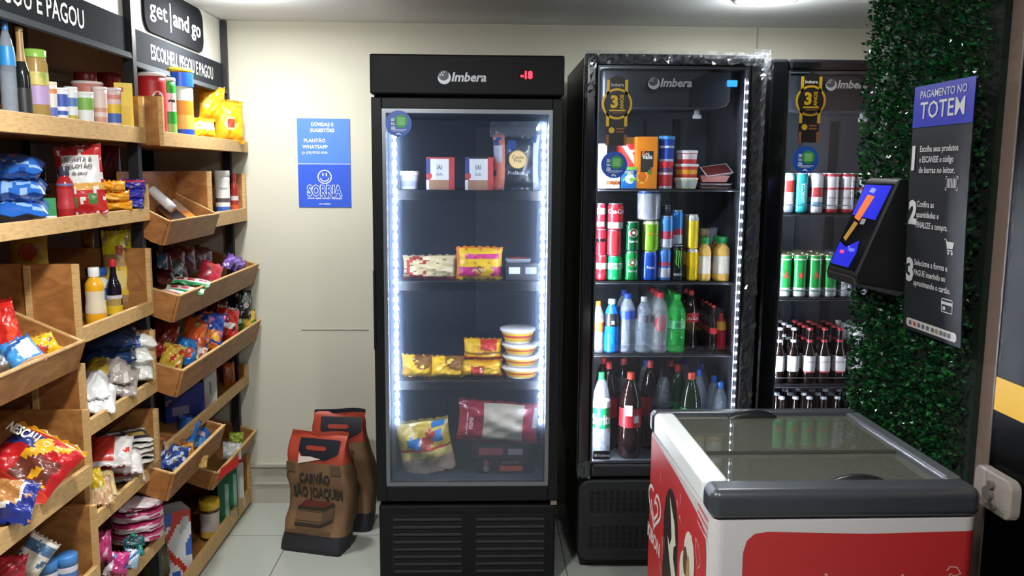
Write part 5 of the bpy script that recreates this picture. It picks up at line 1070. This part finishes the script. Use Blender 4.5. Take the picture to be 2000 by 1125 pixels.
# --- mustard box
XP[0] = -1.175
Z = 1.122+.0165
x, y, w_, h_ = ls(182, 622, Z, 37, 522); bottle('yellow mustard squeeze bottle at the front of the box shelf', 'mustard', w_/2, h_, mat('#e3a421', .25), (x, y, Z), '#e7e4dc', [(.22, .6, '#d8ccb0')], name='mustard_bottle', cat='bottle')
XP[0] = -1.235
x, y, w_, h_ = ls(188, 612, Z, 46, 523); bottle('white mayonnaise jar with blue lid behind the mustard', 'juice', w_/2, h_, mat('#e6e2d2', .25), (x, y, Z), '#274f96', [(.35, .6, '#4f86b8'), (.1, .32, '#dcbf3e')], name='mayonnaise_jar', cat='jar', capr=.86)
XP[0] = -1.195
x, y, w_, h_ = ls(219, 604, Z, 27, 506); bottle('dark soy sauce bottle with red cap and yellow label', 'sauce', w_/2*1.05, h_, mat('#191320', .1), (x, y, Z), '#c02a34', [(.05, .32, '#dcb92a'), (.2, .38, '#cfc6cc')], name='sauce_bottle', cat='bottle')
o = bag_px('yellow stand-up pouch of grated snack, tallest item in the mustard box', 'pouch', ['#d8b428', '#dcd21e', '#a8875a', '#c2422a', '#e2c878'], [('b', 0, .22, 2), ('b', .70, 1, 1), ('b', .55, .70, 2), ('c', .5, .38, .36, 4), ('r', .42, .72, .7, .80, 3), ('n', 8, 1, 2, 4)], 231, 528, 54, 160, .035, (0, -1.26), R(24), R(3), name='pouch', wr=.12)
for u, v, wp, hp, lab, c in ((171, 482, 24, 60, 'narrow yellow pouch in the dark behind the mayonnaise', '#c2a52a'), (55, 492, 70, 70, 'yellow noodle pack in the dark under the blue bag shelf', '#b89a2c'), (205, 488, 20, 90, 'dark red pouch behind the tall yellow pouch', '#8a2a22')):
    bag_px(lab, 'pouch', [c, '#b8402c'], [('c', .5, .5, .25, 1)], u, v, wp, hp, .03, (0, -1.42), R(20), R(2), name='pouch')
x, y, w_, h_ = ls(160, 625, Z, 14, 528); carton('thin white and green packet at the edge of the mustard box', 'packet', .02, .05, .15, ['#d8d8d0', '#5a7a5a', '#b8484a'], [('n', 9, .7, 1, 1), ('b', .1, .3, 2)], (-1.185, 2.475, Z), R(20), name='packet')
XP[0] = None
# --- big tilted bin of biscuits
def big(lab, cols, sh, u, v, wp, hp, t, Xp, rz, lean, roll=0, name='biscuit_pack', **kw): return bag_px(lab, 'biscuit pack' if name == 'biscuit_pack' else 'snack bag', cols, sh, u, v, wp, hp, t, (0, Xp), R(rz), R(lean), R(roll), name=name, **kw)
big('big red pack leaning at the back of the biscuit bin', ['#c2241e', '#e04a2c', '#a81c18'], [('n', 5, .6, 1, 1), ('b', 0, .12, 1)], 4, 640, 60, 110, .05, -1.27, 25, 12, -12)
big('blue and white wafer pack in the biscuit bin', ['#3f8ccc', '#d9d6dc', '#2a5a9a', '#c9a07a'], [('r', .4, .2, .85, .85, 1), ('d', .3, .6, .06, 2), ('b', 0, .16, 3)], 42, 690, 66, 70, .045, -1.17, 30, 42, -28)
big('yellow biscuit pack with brown print in the biscuit bin', ['#e6ae17', '#8a5a1c', '#f2cf4a', '#c43a3a'], [('n', 8, .75, 1, 1), ('b', .8, .9, 2), ('c', .3, .3, .18, 3)], 84, 678, 56, 56, .045, -1.18, 30, 40, -20)
big('yellow and red candy pack at the bin wall', ['#e3b82a', '#cf4030', '#f0e0b0'], [('n', 8, .5, 3, 1), ('n', 11, .9, 5, 2)], 102, 690, 40, 38, .04, -1.20, 30, 40, 15)
big('dark purple biscuit pack at the front lip', ['#3a2a5c', '#b88a5a', '#57407e'], [('n', 7, .6, 2, 2), ('b', .6, .8, 1)], 66, 706, 50, 30, .04, -1.20, 35, 50, -10)
big('silver grey biscuit pack at the near end of the bin', ['#8a8f9a', '#d6d9de', '#6a5a4a'], [('n', 7, .4, 4, 1), ('b', 0, .3, 2)], 14, 708, 50, 44, .04, -1.20, 30, 45, -20)
# --- sugar and rice box
Z = .845+.0165
def sack(lab, cols, sh, u, v, wp, L_, t, Xp, rz=22, tilt=-84, roll=0, **kw):
    p = on(u, v, 0, Xp); m = mpp(p); w_ = wp*m*1.18
    o = bag(lab, 'food bag', cols, sh, w_, L_*1.15, t*1.25, (0, 0, 0), name='food_bag', **kw)
    q = Matrix.Rotation(R(rz), 3, 'Z') @ Matrix.Rotation(R(tilt), 3, 'X') @ Matrix.Rotation(R(roll), 3, 'Y')
    o.rotation_euler = q.to_euler(); o.location = Vector(p)-q @ Vector((0, 0, L_*.06)); return o
WHT = ['#d9d8cf', '#3a5aa0', '#c2c0b6']
sack('white bean bag with blue mark on top of the dark blue flour bags', WHT, [('r', .3, .05, .55, .22, 1), ('n', 6, 1, 1, 2)], 270, 676, 60, .13, .055, -1.19, 24, -78, wr=.1)
sack('white bag under the topmost white bean bag', WHT, [('n', 6, .9, 2, 2)], 262, 706, 60, .13, .055, -1.19, 24, -80, wr=.1)
sack('white bag with blue mark lying at the box end', WHT, [('r', .2, .04, .5, .2, 1), ('n', 6, 1, 3, 2)], 266, 738, 52, .13, .055, -1.185, 30, -72, 14, wr=.1)
DB = ['#1f3358', '#16213a', '#8a7f74']
for k, v in enumerate((678, 708)): sack('dark blue flour bag in the shade, %s of two' % ['upper', 'lower'][k], DB, [('n', 5, .5, k, 1), ('b', .8, 1, 2)], 212, v, 86, .16, .06, -1.235, 20, -84, group='dark blue flour bags')
sack('yellow corn meal bag glimpsed below the dark blue bags', ['#a8902c', '#8a6f24'], [('n', 6, .6, 1, 1)], 188, 735, 40, .14, .05, -1.23, 20, -84)
GRY = ['#9a8e86', '#c9c2bb', '#3d56a4', '#7e736b']
sack('clear bag of brown rice with blue mark, upper one', GRY, [('n', 7, .6, 1, 3), ('c', .35, .15, .12, 2), ('d', .4, .3, .05, 1)], 222, 748, 62, .16, .06, -1.195, 26, -70, wr=.13)
sack('clear bag of brown rice under the marked one', GRY[:2]+GRY[3:], [('n', 7, .6, 2, 2)], 232, 772, 56, .16, .05, -1.18, 30, -72, 12, wr=.1)
sack('plain white sugar bag, upper one of two', ['#dfdfdc', '#cfcfcb'], [('n', 4, .9, 1, 1)], 188, 777, 42, .15, .06, -1.185, 24, -76)
sack('plain white sugar bag, lower one of two', ['#e3e3e0', '#cfcfcb'], [('n', 4, .9, 2, 1)], 192, 803, 52, .15, .05, -1.175, 30, -74, 10)
# --- red chocolate bag shelf
Z = .726+.0165
o = bag_px('big red chocolate powder bag with yellow and blue print', 'food bag', ['#b81f22', '#6a3428', '#e2a41e', '#2f3a80', '#d8402c', '#8a2018'], [('r', .42, .12, .9, .6, 1), ('n', 9, .7, 2, 4), ('b', 0, .12, 4), ('r', .05, .58, .5, .86, 3), ('c', .55, .72, .12, 2), ('b', .9, 1, 2)], 62, 902, 150, 130, .08, (0, -1.175), R(24), R(48), R(38), name='food_bag', wr=.25, nu=22, nv=24)
g = G(); g.text('NESCAU', .036, lambda a, b: (-.05+a, -.0475, .115+b), 0, .04, 'C', 1, .085); g.build('lettering', mat('#e6dccb', .4), o)
o = bag_px('blue bag of brown cereal in front of the red chocolate bag', 'food bag', ['#23307e', '#b07a42', '#d9cfc4', '#1a245e'], [('c', .4, .62, .42, 2), ('c', .4, .64, .36, 1), ('n', 12, .9, 1, 3)], 10, 978, 110, 100, .07, (0, -1.15), R(26), R(52), R(14), name='food_bag', wr=.25, nu=20, nv=22)
# --- flat packet box
Z = .56+.0165
for k in range(5):
    p = on(246, 905-10*k, 0, -1.20); m = mpp(p)
    o = bag('white and navy flat powder packet, %s in its pile' % ['lowest', 'second', 'third', 'fourth', 'uppermost'][k], 'powder packet', ['#2a2f4c', '#d9d6cc', '#c2a85a', '#54504c'], [('b', .0, .18, 1), ('d', .3, .55, .08, 1), ('r', .6, .3, .9, .6, 2), ('n', 8, .8, k, 3)], .175, .15, .012, (0, 0, 0), name='powder_packet', group='flat powder packets', nu=12, nv=12, seal=.04)
    q = Matrix.Rotation(R(22+3*k), 3, 'Z') @ Matrix.Rotation(R(-86), 3, 'X'); o.rotation_euler = q.to_euler(); o.location = Vector(p)-q @ Vector((0, 0, .012))
RW = ['#cc3a2e', '#dcd6d2', '#b8402c']
for k, (u, v, wp, rz, rl) in enumerate(((216, 908, 66, 32, 30), (238, 922, 66, 36, 34), (250, 938, 56, 40, 36))):
    sack('red and white striped sugar bag, %s of the three' % ['back', 'middle', 'front'][k], RW, [('r', .55, 0, 1, 1, 1), ('b', .0, .08, 1), ('n', 7, 1, k, 2)], u, v, wp, .12, .045, -1.19, rz, -62, rl*.4, group='striped sugar bags', wr=.1)
bag_px('yellow pack of pasta standing at the box edge', 'food bag', ['#d8b42c', '#e6d9a0'], [('b', 0, .3, 1), ('n', 6, .8, 1, 1)], 190, 940, 24, 54, .03, (0, -1.18), R(25), R(10), R(-12), name='food_bag')
sack('bag of dried chickpeas at the front of the box', ['#c9a27a', '#b88a5e', '#ddc09a'], [('n', 16, .4, 1, 1), ('n', 21, .8, 2, 2)], 196, 985, 44, .11, .05, -1.165, 28, -66, wr=.18)
sack('clear pack of noodles between the chickpeas and striped bags', ['#d6c08a', '#c9b27a'], [('n', 14, .4, 1, 1)], 214, 968, 26, .10, .035, -1.17, 30, -60)
# --- tins
Z = .43+.0165
for u, vt, vb, lab in ((94, 1102, 1165, 'blue lidded tin at the front of the lowest box shelf'), (133, 1083, 1150, 'blue lidded tin behind the front one')):
    x, y, w_, h_ = ls(u, vb, Z, 42, vt); tub(lab, 'tin', w_/2*.96, w_/2*.97, max(h_, .09), ['#d6d9e2', '#5a86c0', '#b8485a'], [(.3, .5, 1), (.15, .25, 2)], (x, y, Z), '#4a8ad0', .3, 'blue lidded tins', 'powder_tin')
bag_px('white and blue milk powder pouch leaning on the tins', 'food bag', ['#d9d0c4', '#4a6a8a', '#c9bfb0'], [('b', .6, .85, 1), ('n', 7, .9, 1, 2)], 66, 1086, 60, 80, .05, (0, -1.19), R(26), R(20), R(38), name='food_bag')
bag_px('dark red pouch at the near end of the lowest box shelf', 'food bag', ['#a81f2c', '#7a1a24', '#c84a4a'], [('n', 6, .6, 1, 1)], 18, 1110, 60, 50, .05, (0, -1.165), R(26), R(20), R(10), name='food_bag')
# --- pink paper packs
Z = .285+.0165
for k in range(4):
    p = on(268, 1046-22*k, 0, -1.215); m = mpp(p); w_ = 100*m
    bag_px('pink and white napkin pack, %s in the pile' % ['lowest', 'second', 'third', 'uppermost'][k], 'napkin pack', ['#d6bfc4', '#b03060', '#e2d6d6', '#8a3a5a'], [('b', .75, 1, 1), ('n', 6, .9, k, 2), ('r', .75, .3, .95, .5, 1)] if k < 3 else [('b', .0, .5, 1), ('b', .5, .8, 2), ('n', 9, .6, 2, 3)], 268, 1044-21*k, 98, 22, .12, (0, -1.20), R(24), 0, group='pink napkin packs', name='napkin_pack', nu=14, nv=10, seal=.02)
bag_px('magenta pad pack standing at the box edge', 'pad pack', ['#b8326e', '#d8aac0', '#8a2452'], [('n', 6, .8, 1, 1), ('b', .85, 1, 2)], 200, 1068, 34, 62, .04, (0, -1.18), R(25), R(6), name='pad_pack')
bag_px('magenta and white pad pack lying low by the lip', 'pad pack', ['#c2357a', '#e6d4dc', '#3a4a8a'], [('r', 0, 0, .3, 1, 1), ('n', 7, .9, 2, 2)], 228, 1100, 44, 46, .05, (0, -1.155), R(30), R(20), R(14), name='pad_pack')
bag_px('blue and silver sachet between the pad packs', 'sachet', ['#8fb4d0', '#e0e6ea', '#4a7aa8'], [('n', 8, .4, 1, 1), ('d', 1, 0, .1, 2)], 256, 1090, 30, 36, .03, (0, -1.15), R(30), R(30), R(20), name='sachet')
p = on(272, 1064, 0, -1.15); t = thing('toothpaste_tube', 'green toothbrush pack lying across the pink packs', 'tube', tuple(p)); g = G(); g.tube([(-.035, .03, .025), (0, 0, 0), (.02, -.03, -.02)], .008, 8); g.build('tube_body', mat('#1f8f78', .3), t, True); t.name = 'toothbrush_pack'
p = on(300, 1044, 0, -1.17); bag_px('dark teal sachet under the green pack', 'sachet', ['#1f4a50', '#2a6a6a'], [('n', 7, .5, 1, 1)], 262, 1058, 40, 22, .02, (0, -1.165), R(26), R(40), 0, name='sachet')
# --- chocolate bar bin
CB = -1.067
def bar_(lab, cols, sh, u, v, wp, hp, Xp=-1.19, rz=62, lean=48, roll=0, t=.022, cat='chocolate bar', name='chocolate_bar', **kw): return bag_px(lab, cat, cols, sh, u, v, wp, hp, t, (0, Xp), R(rz), R(lean), R(roll), name=name, nu=10, nv=14, **kw)
BR = ['#5e1f22', '#7c2b30', '#3a1416']
for k, (u, v, wp, hp, rl) in enumerate(((318, 508, 40, 46, 20), (340, 500, 44, 50, 30), (362, 502, 44, 56, 26), (384, 506, 40, 50, 34), (344, 528, 46, 40, 18), (322, 540, 40, 36, 10), (398, 498, 36, 44, 30))):
    bar_('dark red chocolate wrapper %s in the bar bin' % ['at the near end', 'second along', 'in the middle', 'past the middle', 'below the middle one', 'by the near wall', 'at the back'][k], BR, [('n', 6, .5, k, 1), ('n', 9, 1, k+3, 2)], u, v, wp, hp, -1.22, 58, 42, rl, group='dark red chocolate wrappers')
bar_('blue wafer pack at the back of the bar bin', ['#2f5478', '#9aa6ae'], [('n', 6, .7, 1, 1)], 316, 508, 22, 40, -1.20, 55, 40, 24)
bar_('grey green mint wrapper in the bar bin', ['#4e5a58', '#8a9290'], [('n', 6, .7, 2, 1)], 346, 522, 24, 36, -1.18, 55, 40, 30)
bar_('red chocolate pack with white lettering shapes', ['#b02436', '#e0b9bd', '#8f1a2a'], [('n', 13, .55, 2, 1), ('b', .85, 1, 2)], 412, 532, 44, 60, -1.13, 50, 46, 34, t=.03)
for k, (u, v) in enumerate(((374, 550), (362, 566))):
    bar_('white and green bar with red squares, %s one' % ['upper', 'lower'][k], ['#c9cfc6', '#2f9a5c', '#a8242c'], [('b', 0, .2, 1), ('b', .82, 1, 1), ('r', .12, .35, .3, .68, 2), ('r', .42, .35, .58, .68, 2), ('r', .7, .35, .9, .68, 2)], u, v, 74, 20, -1.12, 20, 60, 16, group='red square bars')
bar_('pink edged bar at the front corner of the bar bin', ['#c98f8a', '#e6d9d2'], [('b', .4, .7, 1)], 338, 572, 50, 14, -1.12, 20, 60, 18)
for k, (u, v) in enumerate(((448, 510), (458, 514), (468, 520))):
    bar_('purple chocolate bar, %s of the three by the wall' % ['first', 'second', 'third'][k], ['#54307e', '#8a6ac0', '#3a2258'], [('d', .5, .3, .08, 1), ('n', 7, .9, k, 2)], u, v, 18, 46, -1.13, 48, 50, 44, group='purple chocolate bars')
# --- crisp bag bin
def crispb(lab, cols, sh, u, v, wp, hp, Xp=-1.17, rz=40, lean=34, roll=18, t=.05, **kw): return bag_px(lab, 'snack bag', cols, sh, u, v, wp, hp, t, (0, Xp), R(rz), R(lean), R(roll), name='snack_bag', nu=16, nv=20, wr=.22, **kw)
crispb('dark red crisp bag at the near end of the crisp bin', ['#8a2420', '#b8402c', '#5c1614'], [('n', 7, .6, 1, 1), ('n', 9, 1, 3, 2)], 324, 664, 50, 80, -1.20)
crispb('yellow and red crisp bag beside the near wall of the bin', ['#c9a63a', '#b83428', '#e6d05a'], [('n', 8, .5, 1, 1), ('b', .8, 1, 2)], 338, 694, 44, 56, -1.15, 40, 40, 26)
crispb('bright blue crisp bag with yellow print', ['#1f6cb4', '#dcc23a', '#c84a2c', '#2f8ad0'], [('n', 9, .75, 2, 1), ('c', .65, .35, .22, 2), ('n', 5, .9, 4, 3)], 362, 686, 42, 62, -1.13, 40, 40, 22)
crispb('orange crisp bag leaning between the blue ones', ['#d4561f', '#e88a3a', '#6a8a3a', '#a83a18'], [('n', 8, .7, 1, 1), ('c', .5, .8, .14, 2), ('b', .0, .1, 3)], 378, 662, 46, 92, -1.15, 40, 36, 24)
crispb('big blue crisp bag with orange and pink print', ['#233f98', '#d8742c', '#2f5cc4', '#c86a9a', '#f0c04a'], [('n', 5, .5, 1, 2), ('r', .4, .2, .95, .45, 1), ('n', 9, .85, 3, 3), ('c', .75, .3, .14, 4)], 406, 644, 60, 84, -1.13, 38, 36, 22)
crispb('red tortilla chip bag with white top seal', ['#b9261f', '#d9d4d0', '#7a3a6a', '#5a1a18'], [('b', .93, 1, 1), ('r', .3, .35, .8, .5, 1), ('n', 8, .9, 2, 2), ('n', 11, 1, 5, 3)], 444, 634, 44, 74, -1.12, 36, 28, 16)
crispb('dark cat face snack bag high at the wall end of the crisp bin', ['#26282a', '#cfcfca', '#8a8f90'], [('c', .6, .7, .25, 2), ('c', .62, .45, .2, 1), ('n', 11, .9, 1, 1)], 475, 594, 30, 56, -1.12, 34, 10, 6, t=.04)
crispb('yellow and green snack bag in the wall corner of the bin', ['#cba62a', '#4f8a3a', '#d98a3a', '#e6e2d6'], [('n', 7, .5, 1, 2), ('r', 0, .2, .3, .6, 1), ('r', .05, .3, .2, .5, 3)], 480, 626, 38, 46, -1.115, 34, 24, 10, t=.04)
crispb('brown paper snack bag behind the red tortilla bag', ['#6b2e1f', '#8a4a30'], [('n', 6, .6, 1, 1)], 424, 610, 40, 60, -1.19)
crispb('small white and red sachet beside the orange crisp bag', ['#cfc2b8', '#b84a3a', '#3a4a7a'], [('n', 8, .5, 1, 1)], 392, 690, 26, 34, -1.105, 40, 44, 24, t=.03)
# --- low corner shelf
Z = .60+.0165
p = on(398, 782, 2, Z); carton('dark blue carton with pale stripe under the crisp bag bin', 'carton', .17, .07, .14, ['#27357e', '#8a86a0', '#1d2656', '#1b234c'], [('r', .2, .2, .62, .42, 1), ('n', 5, .9, 1, 2)], (-1.235, 3.42, Z), R(48))
p = on(432, 782, 2, Z); carton('white carton with grey text standing beside the dark blue one', 'carton', .055, .08, .17, ['#c6c3bd', '#8a8884', '#b8b2a8'], [('r', .4, .3, .6, .7, 1)], (-1.185, 3.60, Z), R(35))
bag_px('orange pouch at the end of the low corner shelf', 'pouch', ['#c2622a', '#a84a20', '#e0a05a'], [('n', 6, .6, 1, 1), ('n', 9, 1, 2, 2)], 448, 735, 24, 56, .03, (0, -1.20), R(35), R(8), name='pouch')
# --- blue wafer bin
for k, (u, v) in enumerate(((366, 845), (392, 848))):
    bag_px('bright blue wafer pack, %s one of the pair' % ['near', 'far'][k], 'biscuit pack', ['#2a6cc0', '#4f9ade', '#d9c8d0', '#1f4f9a'], [('b', 0, .3, 1), ('r', .3, .35, .7, .5, 2), ('n', 6, .8, k, 3)], u, v, 40, 76, .04, (0, -1.16), R(48), R(46), R(38), name='biscuit_pack', group='blue wafer packs')
bag_px('dark blue and silver cookie bag in the wafer bin', 'biscuit pack', ['#23397c', '#b9c4d6', '#8a6a3a', '#2f52a8'], [('n', 9, .3, 1, 1), ('n', 7, .7, 3, 0), ('n', 11, 1, 2, 2)], 340, 892, 52, 56, .04, (0, -1.12), R(35), R(44), R(26), name='biscuit_pack')
bag_px('orange snack pouch standing in the wafer bin', 'snack bag', ['#c9822e', '#e0a64a'], [('n', 6, .5, 1, 1)], 368, 886, 22, 44, .03, (0, -1.105), R(30), R(10), R(-4))
bag_px('brown cookie pack behind the silver cookie bag', 'biscuit pack', ['#7a4a2c', '#a8683a'], [('n', 6, .5, 1, 1)], 336, 868, 50, 30, .03, (0, -1.16), R(35), R(44), R(20), name='biscuit_pack')
bag_px('tan cracker pack at the front of the wafer bin', 'biscuit pack', ['#c9a25a', '#b0803a'], [('n', 6, .5, 2, 1)], 388, 900, 34, 28, .03, (0, -1.095), R(35), R(44), R(20), name='biscuit_pack')
# --- lowest bin in the corner
bag_px('green candy bag at the far end of the lowest bin', 'snack bag', ['#8fa82c', '#c9d05a', '#4a6a24'], [('n', 8, .5, 1, 1), ('n', 9, 1, 2, 2)], 462, 856, 28, 24, .04, (0, -1.15), R(35), R(20), R(8))
bag_px('silver and green candy bag in the lowest bin', 'snack bag', ['#b9bcb8', '#7f9a34', '#e4e6e4'], [('n', 8, .5, 2, 1), ('n', 7, .8, 4, 2)], 453, 880, 36, 34, .04, (0, -1.135), R(35), R(30), R(12))
p = on(432, 912, 0, -1.098); tg = G().add([(0, -.045, -.05), (0, .05, -.01), (.002, .055, .035), (.002, -.03, 0.0)], [(0, 1, 2, 3)]); o = tg.build('price_tag', mat('#c22a26', .5)); o.location = (p[0]+.028, p[1]-.01, p[2]+.005); o.rotation_euler = (0, 0, R(-42)); md = o.modifiers.new('thick', 'SOLIDIFY'); md.thickness = .001; tag(o, 'bright red paper tag on the lip of the lowest bin', 'price tag')
# --- floor shelf
Z = .015+.0165
x, y, w_, h_ = ls(362, 1132, Z, 66, 1008); carton('red, white and blue washing powder box on the floor shelf', 'carton', .16, .10, .27, ['#d6d6d6', '#c23428', '#2f5eae', '#b8b8bc'], [('b', .78, 1, 1), ('n', 6, .55, 2, 2), ('d', 1.2, .1, .08, 1), ('n', 5, .9, 5, 0), ('d', -.8, .75, .07, 1)], (-1.25, 3.235, Z), R(40), n=20)
x, y, w_, h_ = ls(413, 1062, Z, 38, 978)
o = tub('brown chocolate powder jar with yellow lid on the floor shelf', 'jar', w_*.48, w_*.5, h_, ['#4a2a1c', '#b9b0a8', '#c9a53a'], [(.10, .16, 2), (.22, .68, 1), (.16, .22, 2)], (x-.01, y+.02, Z), '#d8b02a', .22, None, 'powder_jar')
for k, (x_, y_, h, w2, c, lab) in enumerate(((-1.20, 3.70, .25, .05, '#1c5c38', 'dark green box beside the brown jar'), (-1.195, 3.82, .26, .05, '#23694a', 'dark green box in the corner')) if 0 else ((-1.19, 3.72, .24, .055, '#1c5c38', 'dark green cereal box beside the brown jar'), (-1.185, 3.83, .25, .05, '#1f7040', 'green box further into the corner'))):
    carton(lab, 'carton', w2, .09, h, [c, '#8aa89a', '#17482e'], [('r', .6, .15, .95, .8, 1)], (x_, y_, Z), R(40))
carton('white and red box in the wall corner of the floor shelf', 'carton', .045, .08, .27, ['#cfcdc8', '#b8382f', '#b9b6b0'], [('b', .86, 1, 1), ('r', .2, .2, .6, .7, 2)], (-1.18, 3.93, Z), R(40))
for u, vt, lab in ((306, 1065, 'dark olive oil bottle at the near end of the floor shelf'), (326, 1050, 'olive oil bottle beside the washing powder box')):
    x, y, w_, h_ = ls(u, 1150, Z, 34, vt); bottle(lab, 'oil', .036, .27, mat('#4a3f1c', .12), (-1.235 if u < 310 else -1.245, y if 0 else (3.06 if u < 310 else 3.14), Z), '#8a7a3a', (.2, .5, '#5a5a34'), name='oil_bottle', cat='bottle')
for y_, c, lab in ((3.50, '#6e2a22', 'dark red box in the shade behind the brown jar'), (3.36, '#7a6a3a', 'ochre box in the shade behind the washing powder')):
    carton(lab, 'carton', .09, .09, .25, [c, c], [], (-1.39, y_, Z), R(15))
